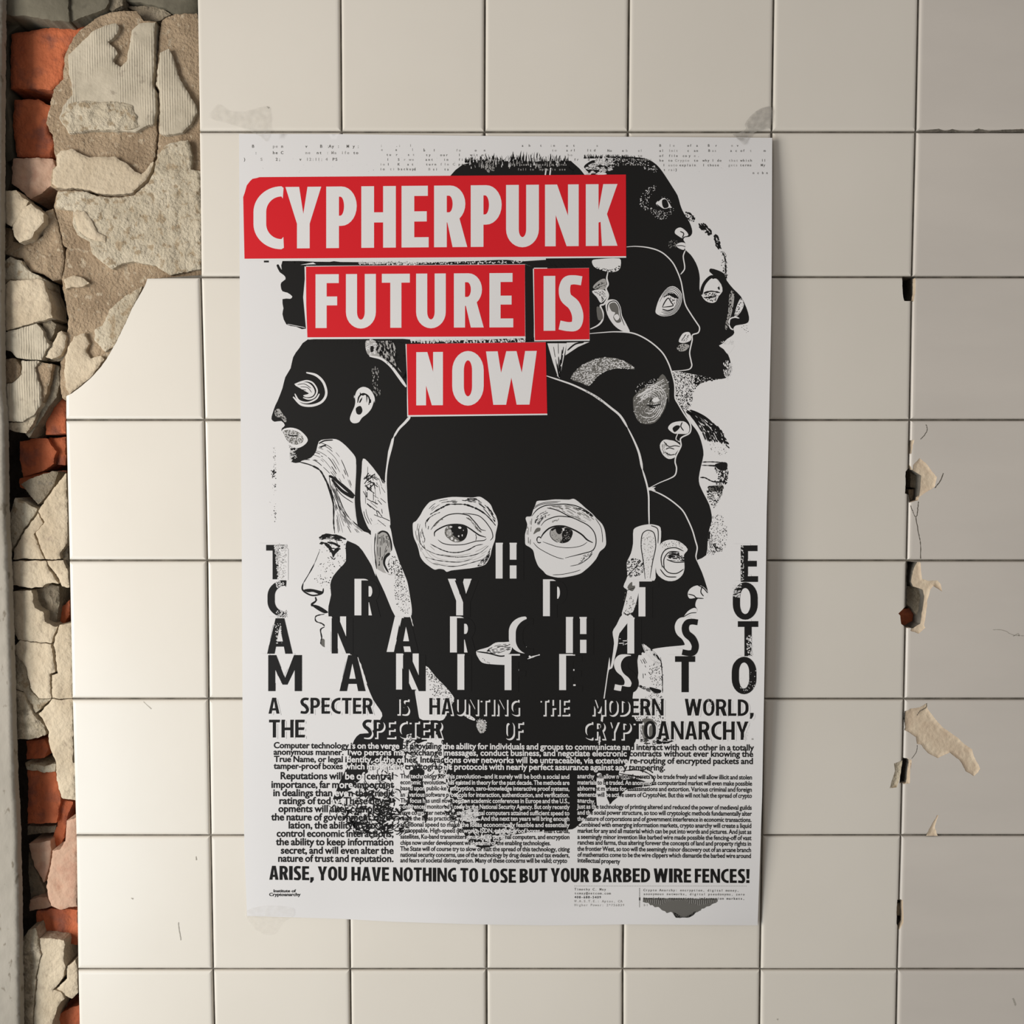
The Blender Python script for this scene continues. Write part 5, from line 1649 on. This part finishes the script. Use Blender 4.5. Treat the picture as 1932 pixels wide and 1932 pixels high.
Hd.build('heading_lettering', poster)

# ------------------------------------------------------------------ closing slogan
Sg = Ink()
for tx, a, b in [('ARISE,', 508, 592.5), ('YOU', 599.5, 654.5), ('HAVE', 663, 734), ('NOTHING', 741.5, 860.8), ('TO', 868.5, 901.8), ('LOSE', 909.5, 973.3),
                 ('BUT', 980.4, 1032.5), ('YOUR', 1039, 1110.8), ('BARBED', 1118.3, 1226.3), ('WIRE', 1233.3, 1304), ('FENCES!', 1310.8, 1415)]:
    yt = lambda x: np.interp(x, [508, 700, 860, 970, 1040, 1230, 1415], [1633.5, 1636, 1637.5, 1639.5, 1638, 1638.5, 1639.8])
    word(Sg, tx, a, b, yt(a), yt(a) + 26.3, 5.7, M_BLACK, 5, yt(b), yt(b) + 26.3, gap=.07)
Sg.build('slogan_lettering', poster)

# ------------------------------------------------------------------ body type
FB = Face(.025)
FS = Face(.022)
FM = Face(.012)


def column(name, lines, em, justify=True, face=FB):
    k = Ink()
    for txt, x0, x1, y0, y1 in lines:
        line(k, face, txt, x0, x1, y0, em, 6, y1, justify=justify)
    k.build(name, poster)


column('lead_paragraph', [
    ('Computer technology is on the verge of providing the ability for individuals and groups to communicate and interact with each other in a totally', 516, 1422, 1411.5, 1416),
    ('anonymous manner. Two persons may exchange messages, conduct business, and negotiate electronic contracts without ever knowing the', 516, 1421, 1424, 1428),
    ('True Name, or legal identity, of the other. Interactions over networks will be untraceable, via extensive re-routing of encrypted packets and', 517, 1421, 1437.5, 1441.5),
    ('tamper-proof boxes which implement cryptographic protocols with nearly perfect assurance against any tampering.', 516.5, 1255, 1450.5, 1453.5)], 16.2)
rag = [('Reputations will be of central', 328, 1470), ('importance, far more important', 265, 1486.3), ('in dealings than even the credit', 278, 1502), ('ratings of today. These devel-', 320, 1517),
       ('opments will alter completely', 315, 1532), ('the nature of government regu-', 267, 1547.7), ('lation, the ability to tax and', 385, 1563), ('control economic interactions,', 303, 1578.6),
       ('the ability to keep information', 300, 1594.5), ('secret, and will even alter the', 332, 1610.5), ('nature of trust and reputation.', 312, 1625.8)]
column('left_paragraph', [(s_, px('E', x)[0], 742.6, y, y + .5) for s_, x, y in rag], 19.0)
mid = ['The technology for this revolution--and it surely will be both a social and', 'economic revolution--has existed in theory for the past decade. The methods are',
       'based upon public-key encryption, zero-knowledge interactive proof systems,', 'and various software protocols for interaction, authentication, and verification.',
       'The focus has until now been on academic conferences in Europe and the U.S.,', 'conferences monitored closely by the National Security Agency. But only recently',
       'have computer networks and personal computers attained sufficient speed to', 'make the ideas practically realizable. And the next ten years will bring enough',
       'additional speed to make the ideas economically feasible and essentially', 'unstoppable. High-speed networks, ISDN, tamper-proof boxes, smart cards,',
       'satellites, Ku-band transmitters, multi-MIPS personal computers, and encryption', 'chips now under development will be some of the enabling technologies.',
       'The State will of course try to slow or halt the spread of this technology, citing', 'national security concerns, use of the technology by drug dealers and tax evaders,',
       'and fears of societal disintegration. Many of these concerns will be valid; crypto']
my = [1468.3, 1479.8, 1491, 1503, 1514.3, 1525.5, 1537.2, 1547.8, 1559.5, 1570.7, 1582.3, 1593.8, 1605.4, 1616.6, 1627]
column('middle_paragraph', [(s_, 755, {11: 1039, 14: 1070}.get(i, 1074.5), y, y + 1) for i, (s_, y) in enumerate(zip(mid, my))], 12.2, face=FS)
rgt = ['anarchy will allow national secrets to be trade freely and will allow illicit and stolen', 'materials to be traded. An anonymous computerized market will even make possible',
       'abhorrent markets for assassinations and extortion. Various criminal and foreign', 'elements will be active users of CryptoNet. But this will not halt the spread of crypto', 'anarchy.',
       'Just as the technology of printing altered and reduced the power of medieval guilds', 'and the social power structure, so too will cryptologic methods fundamentally alter',
       'the nature of corporations and of government interference in economic transactions.', 'Combined with emerging information markets, crypto anarchy will create a liquid',
       'market for any and all material which can be put into words and pictures. And just as', 'a seemingly minor invention like barbed wire made possible the fencing-off of vast',
       'ranches and farms, thus altering forever the concepts of land and property rights in', 'the frontier West, so too will the seemingly minor discovery out of an arcane branch',
       'of mathematics come to be the wire clippers which dismantle the barbed wire around', 'intellectual property']
ry = [1468.3, 1480, 1491.5, 1503, 1513.7, 1525.5, 1536.8, 1548.5, 1559.8, 1571.2, 1582.7, 1593.5, 1605.3, 1616.5, 1627]
column('right_paragraph', [(s_, 1089.3, {4: 1123, 14: 1169.5}.get(i, 1419 - .15 * i), y, y + 2.4) for i, (s_, y) in enumerate(zip(rgt, ry))], 12.2, face=FS)

# ------------------------------------------------------------------ foot of the sheet
Im = Ink()
line(Im, FB, 'Institute of', 515.5, 557.5, 1683.5, 7.6, 6)
line(Im, FB, 'Cryptoanarchy', 507.5, 566.5, 1690.5, 8.4, 6)
Im.build('institute_mark', poster)
Im = Ink()
sp = lambda x: 1060 + x * 380 / 1932
sy = lambda y: 1650 + y * 380 / 1932
for tx, x0, x1, y, m in [('Timothy C. May', 118, 425, 152, GR), ('tcmay@netcom.com', 118, 470, 190, GR), ('408-688-5409', 118, 378, 228, BK),
                         ('W.A.S.T.E.: Aptos, CA', 118, 580, 266, MG), ('Higher Power: 2^756839', 118, 600, 303, MG),
                         ('Crypto Anarchy: encryption, digital money,', 780, 1700, 160, GR), ('anonymous networks, digital pseudonyms, zero', 780, 1755, 197, GR),
                         ('knowledge, reputations, information markets,', 780, 1755, 238, BK), ('bl', 780, 830, 303, MG)]:
    mono(Im, FM, tx, sp(x0), (sp(x1) - sp(x0)) / len(tx), sy(y), 6.2, 6, mat=m, slope=.004)
for i in range(105):
    x = sp(120 + i * 15.8)
    poly(Im, [[(x, sy(108)), (x + 1.1, sy(108)), (x + 1.1, sy(114)), (x, sy(114))]], MG, 6)
for i in range(15):
    y = sy(130 + i * 12.5)
    poly(Im, [[(sp(742), y), (sp(748), y), (sp(748), y + 1.6), (sp(742), y + 1.6)]], GR, 6)
fill(Im, 'K 740,220 752,220 752,250 740,250', BK, 6, 0)
Im.build('imprint_text', poster)
Em = Ink()
edge = P('K 778,225 1490,232 1495,255 1480,272 1440,285 1420,302 1385,308 1370,322 1340,330 1330,346 1280,366 1262,390 1240,402 1215,415 1180,412 1130,416 1090,414 1076,392 1062,366 1040,358 1008,372 990,352 960,342 940,320 925,312 890,312 868,292 850,295 830,272 800,270 778,262')
fill(Em, jit(edge, .5, 2.0, .3), M_GREYINK, 5, 0, grid=0)
fill(Em, 'K 1066,356 1290,356 1262,390 1215,412 1092,412', M_BLACK, 6, 0, grid=0)
stipple(Em, 'K 1070,362 1285,362 1260,388 1215,408 1095,408', 120, .4, .8, M_GREYINK, 7, smooth=0)
for i in range(70):
    x = sp(800 + i * 9.8)
    y = sy(240 + random.uniform(0, 10))
    y2 = sy(min(300, 255 + 60 * (1 - abs(i - 35) / 36.0) + random.uniform(0, 12)))
    poly(Em, [[(x, y), (x + .6, y), (x + .6, y2), (x, y2)]], M_MIDINK if i % 2 else M_BLACK, 6)
Em.build('halftone_emblem', poster, 'dark grey torn lamp-shade shaped halftone mark')

# ------------------------------------------------------------------ broken typewriter header
Hp = Ink()
hx = lambda o, x, k: o + x * k
for o, k, rows in [(440, 360 / 1932, [(100, 'B@185 pe@395 n@480 v@725 B@875 :@945 Ay@965 :@1050 M@1145 y@1205 ;@1250'), (165, ':@215 he@395 C@480 ne@725 nt@840 :@940 Ma@990 ife@1090 to@1210'),
                                      (232, ')@100 S@270 2;@425 v@665 12:11:@735 4@930 PS@1000'),
                                      (90, ':@1485 .:@1640 I@1780'), (132, 'e@1490 a@1635 I@1800 1@1915'), (182, 'tu@1545 r@1640 s@1760 t@1810'),
                                      (232, 'l@1550 S@1660 r@1720 we@1775'), (280, 'io@1480 I@1555 K@1660 a@1755 t@1800'), (328, '.@1405 io@1480 ti@1580 backup@1660 f@1825')]),
                   (780, 360 / 1932, [(90, 'a@1090 h@1160 t@1275 :n@1380 o@1540 t@1610 a@1845'), (138, 'b@95 I@195 fo@425 o@615 n@705 to@1395 a@1540 rl@1585 It@1750 d@1820'),
                                      (185, 'ty@120 our@265 I@450 wit@570 of@685 ho@1555 dis@1750'), (232, 'ant@115 in@300 file@450 W@565 fr@1620 d@1760 ny@1840'),
                                      (280, 'turn@120 f@265 In@305 C@395 pro@450'), (330, 'a@0 B@145 si@190 ta@305')]),
                   (1120, 340 / 1932, [(95, 'B@700 l@805 e@845 of@1000 a@1095 B@1220 r@1300 n@1470 v@1530'), (150, 'No@145 e@300 b@340 el@470 al@700 Init@800 c@1000 an@1070 B@1225 as@1265 a@1460 c@1515 of@1570 t@1670 m@1820'),
                                       (205, 'wit@125 d@320 to@470 of@700 file@800 co@950 y@1015 e@1070 .@1110'), (255, 'he@700 to@795 Crypto@870 to@1070 why@1165 I@1265 do@1320 that@1445 which@1570 II@1795'),
                                       (305, 'I@740 auto@795 explain@915 I@1165 those@1215 gets@1440 terms@1565 My@1790'), (355, 't@745 rail@795 )@870'), (388, 'n@1700 c@1750 b@1800 n@1845')])]:
    for y, ts in rows:
        for tk in ts.split():
            s_, x = tk.rsplit('@', 1)
            yy = 260 + y * k
            xx = o + float(x) * k
            d = dark_at(xx + 3, yy - 2)
            mono(Hp, FM, s_, xx, 5.4 if o != 1120 else 4.6, yy, 8.0 if (o == 440 and yy < 305 and xx < 690) else 6.6, 4, mat=(M_MIDINK if random.random() < .35 else M_GREYINK) if not d else M_PAPER)
mono(Hp, FM, 'that contributes to terms', 960, 4.4, 312.5, 6.0, 4, mat=M_MIDINK)
mono(Hp, FM, 'no full to emphasis use', 962, 4.6, 321.5, 6.0, 4, mat=M_MIDINK, drop=.1)
mono(Hp, FM, 'of things in number', 1146, 4.4, 303, 6.0, 4, mat=M_MIDINK)
mono(Hp, FM, 'being in essence', 1146, 4.6, 312, 6.0, 4, mat=M_MIDINK)
stipple(Hp, 'Z 480,300 1440,290 1440,325 1200,325 480,325', 70, .3, .6, M_MIDINK, 1, smooth=0)
Hp.build('header_print', poster)
# worn bits of print along the left margin
Mg = Ink()
stipple(Mg, 'C 265,530 300,540 300,605 265,600', 26, .6, 1.8, M_BLACK, 3, smooth=0)
stipple(Mg, 'C 280,380 295,380 300,560 282,560', 40, .3, .9, M_GREYINK, 3, smooth=0)
stipple(Mg, 'C 275,620 300,620 300,700 275,700', 12, .3, 1.0, M_BLACK, 3, smooth=0)
stipple(Mg, 'C 280,780 300,780 300,910 285,910', 18, .4, 1.3, M_BLACK, 3, smooth=0)
stipple(Mg, 'C 240,560 330,620 330,780 260,900', 16, .2, .5, M_GREYINK, 3, smooth=0)
stipple(Mg, 'A 430,1470 445,1480', 4, .3, .5, M_GREYINK, 3, smooth=0)
Mg.build('margin_print', poster)
for f in (FB, FS, FM):
    f.done()

# ------------------------------------------------------------------ clear tape at the corners


def tape_mat(name, col, alpha, rough):
    m, nt, b = new_mat(name)
    b.inputs['Base Color'].default_value = (*col, 1)
    b.inputs['Roughness'].default_value = rough
    b.inputs['Alpha'].default_value = alpha
    b.inputs['Specular IOR Level'].default_value = .6
    N, L = nt.nodes, nt.links
    tc = N.new('ShaderNodeTexCoord')
    n = N.new('ShaderNodeTexNoise')
    n.inputs['Scale'].default_value = 180
    n.inputs['Detail'].default_value = 4
    L.new(tc.outputs['Object'], n.inputs['Vector'])
    r = N.new('ShaderNodeMapRange')
    r.inputs[1].default_value, r.inputs[2].default_value = .35, .65
    r.inputs[3].default_value, r.inputs[4].default_value = alpha * .45, alpha * 1.5
    L.new(n.outputs[0], r.inputs[0])
    L.new(r.outputs[0], b.inputs['Alpha'])
    return m


def tape(s, label, mat, amp, seed):
    lp = catmull(P(s), 3)
    v, t = region(lp, (), 3.0)
    inside = pip(v, OUT)
    base = np.where(inside, paper_h(v) + .0005, .0006)
    w0 = unproj(v, 0)
    nz = np.array([noise.turbulence(Vector((q[0] * 70 + seed, seed, q[2] * 110)), 3, True) for q in w0])
    o = mesh_obj('adhesive_tape', unproj(v, -(base + amp * nz)), t, mat)
    tag(o, label, 'tape', 'strips of clear tape holding the poster')
    return o


tape('T3 790,668 860,650 950,600 935,545 1000,450 1090,372 1180,335 1262,338 1270,500 1240,585 1200,600 1060,640 1010,690 935,795 880,750',
     'crumpled clear tape across the top right corner of the poster', tape_mat('crumpled_tape', (.40, .38, .35), .38, .25), .0022, 3.0)
tape('T1 160,1072 240,950 335,1005 480,1015 700,965 715,1080 725,1200 690,1290 620,1240 560,1205 350,1130',
     'creased clear tape over the top left corner of the poster', tape_mat('creased_tape', (.66, .63, .57), .16, .18), .0014, 8.0)
tape('T4 150,190 400,120 720,150 740,240 600,330 500,470 330,462 200,345',
     'flat clear tape holding the bottom left corner of the poster', tape_mat('flat_tape', (.74, .71, .66), .10, .2), .0005, 5.0)
